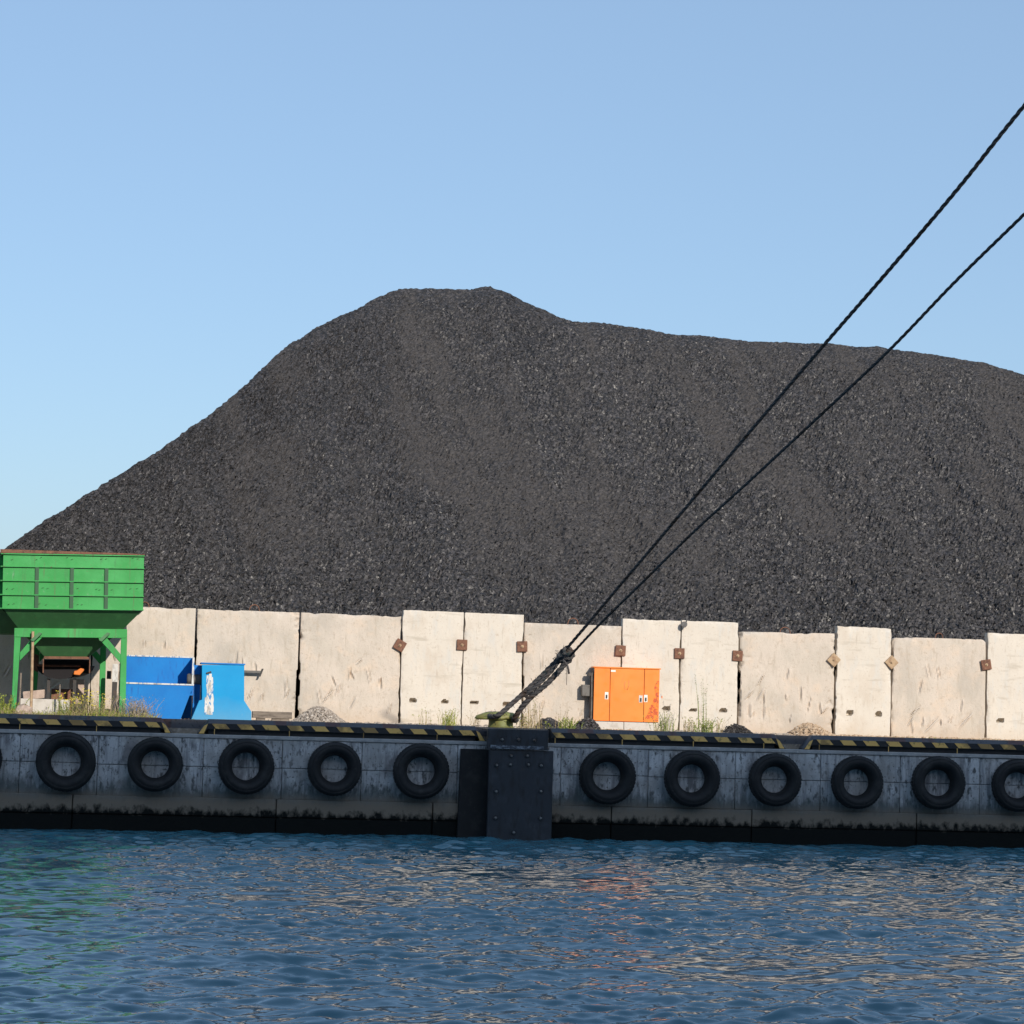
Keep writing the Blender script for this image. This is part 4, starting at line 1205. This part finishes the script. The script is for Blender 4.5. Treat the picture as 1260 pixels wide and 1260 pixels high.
weed('weed', 3, 27, 1.2, 60, .12, 'leaf_green', 'bright yellow-green leafy weed at the left picture edge', 1, leaf=9, leafm=['leaf_bright', 'leaf_green', 'leaf_bright'], leafs=.032, lean=.3)
weed('weed', 167, 29, 1.3, 210, .16, 'leaf_grey', 'rounded tuft of pale grey seed heads by the right hopper leg', 2, leaf=6, leafm=['leaf_grey', 'leaf_dry'], leafs=.018, lean=.45)
weed('weed', 110, 33, 1.2, 95, .22, 'leaf_dry', 'tall flowering weeds with small yellow heads under the hopper', 3, leaf=7, leafm=['leaf_green', 'leaf_dry', 'leaf_bright'], head='flower', leafs=.02, lean=.2)
weed('weed', 82, 30, 1.4, 60, .16, 'leaf_green', 'yellow flowering weed in the middle below the hopper outlet', 4, leaf=6, leafm=['leaf_bright', 'leaf_dry'], head='flower', lean=.25)
weed('weed', 553, 24, 2.4, 60, .09, 'leaf_bright', 'yellow-green weed at the joint left of the bollard', 5, leaf=7, leafm=['leaf_bright', 'leaf_dry'], lean=.22, leafs=.02)
weed('weed', 523, 26, 2.6, 14, .10, 'leaf_dry', 'sparse dry stalks left of the yellow-green weed', 6, leaf=3, leafm='leaf_bright', lean=.15)
weed('weed', 587, 22, 2.6, 16, .07, 'leaf_dry', 'sparse dry stalks just left of the bollard cap', 26, leaf=4, leafm='leaf_dry', lean=.3)
weed('weed', 655, 50, 1.4, 26, .10, 'leaf_dry', 'tall dry brown stalks right of the bollard', 7, leaf=9, leafm=['leaf_dry', 'leaf_grey', 'leaf_green'], lean=.14, leafs=.018)
weed('weed', 644, 26, 1.2, 40, .08, 'leaf_dry', 'short dry grass tuft behind the right rope end', 27, leaf=4, leafm=['leaf_dry', 'leaf_bright'], lean=.3)
weed('weed', 688, 38, 3.0, 9, .07, 'leaf_dry', 'thin branching dry stalk above the coal spill', 8, leaf=14, leafm=['leaf_dry', 'leaf_grey'], lean=.15, leafs=.016)
weed('weed', 698, 18, 1.6, 60, .14, 'leaf_green', 'low bright green weed between the two coal spills', 9, leaf=8, leafm=['leaf_bright', 'leaf_green'], lean=.35, leafs=.024)
weed('weed', 818, 28, 2.8, 50, .11, 'leaf_green', 'green weed at the right corner of the orange cabinet', 10, leaf=8, leafm=['leaf_green', 'leaf_grey', 'leaf_bright'], lean=.25, leafs=.022)
weed('weed', 864, 74, 3.2, 9, .05, 'leaf_green', 'tall thin green weed in front of the pale panel', 11, leaf=34, leafm=['leaf_green', 'leaf_grey'], lean=.07, leafs=.018)
weed('weed', 868, 22, 2.6, 60, .13, 'leaf_green', 'low green tuft at the foot of the tall weed', 12, leaf=7, leafm=['leaf_green', 'leaf_bright'], lean=.35, leafs=.024)
weed('weed', 848, 24, 2.8, 26, .07, 'leaf_dry', 'sparse dry weed under the left hole of the pale panel', 13, leaf=7, leafm=['leaf_dry', 'leaf_green'], lean=.25)
weed('weed', 884, 26, 2.9, 14, .06, 'leaf_dry', 'thin reddish stalks right of the tall weed', 14, leaf=5, leafm='leaf_dry', lean=.3)
def grass():
    m = MB(); r = random.Random(77)
    for px in range(-40, 192, 2):
        p = P(px, 880, 1.1)
        hh = .12 + .14 * (float(vnoise(p.x, 0., .5, 3)) + .5)
        blades(m, (p.x, r.uniform(.75, 1.6), GZ), 16, hh, .07, r.choice(['leaf_dry', 'leaf_dry', 'leaf_green', 'leaf_bright']), r=r, lean=.6, leaf=2, leafm=['leaf_bright', 'leaf_dry'], leafs=.018)
    for px in range(236, 322, 4):
        p = P(px, 880, 1.8); blades(m, (p.x, r.uniform(1.7, 2.6), GZ), 4, .07, .06, 'leaf_dry', r=r, lean=.7, leaf=2, leafm=['leaf_bright', 'leaf_dry'], leafs=.02)
    for px in range(440, 1250, 5):
        if float(vnoise(px, 0., 60, 4)) > .05:
            p = P(px, 890, 3); blades(m, (p.x, r.uniform(1.8, 3.6), GZ), 3, .10, .06, r.choice(['leaf_dry', 'leaf_dry', 'leaf_green']), r=r, lean=.7, leaf=2, leafm=['leaf_bright', 'leaf_dry'], leafs=.018)
    tag(m.build('grass'), 'short dry grass along the quay edge', 'grass', kind='stuff')
grass()

# ------------------------------------------------------------------ the ship shape added unseen behind the camera to shade the quay face
def blocker():
    yn = -52.0
    H_ = .275 + (.60 - yn) * math.tan(SUN_EL) / math.cos(SUN_AZ)
    root = empty('shade_blocker', (10, -64, WZ))
    m = MB()
    xs = [-90, -84, -70, 60, 85, 105]; hw = [7.5, 10.5, 12, 12, 9, .4]
    vs = []
    for x, w in zip(xs, hw):
        for z, k in ((-2, .8), (0, .94), (3, 1), (H_ - WZ, 1)):
            vs += [(x, w * k, z), (x, -w * k, z)]
    m.add(vs, [], 'hull')
    o_ = 0
    for i in range(len(xs) - 1):
        a, b = i * 8, (i + 1) * 8
        for j in range(3):
            m.f.append([a + 2 * j, a + 2 * j + 2, b + 2 * j + 2, b + 2 * j]); m.f.append([a + 2 * j + 1, b + 2 * j + 1, b + 2 * j + 3, a + 2 * j + 3]); m.mi += [0, 0]; m.sm += [False, False]
        m.f.append([a + 6, a + 7, b + 7, b + 6]); m.mi.append(0); m.sm.append(False)
    m.f.append([0, 1, 3, 5, 7, 6, 4, 2]); m.mi.append(0); m.sm.append(False)
    m.build('hull', parent=root)
    m = MB(); m.box((-80, -9, H_ - WZ), (-62, 0, H_ - WZ + 6), 'hullwhite'); m.build('blocker_house', parent=root)
    tag(root, 'unseen pale grey ship moored across the basin', 'blocker')
blocker()
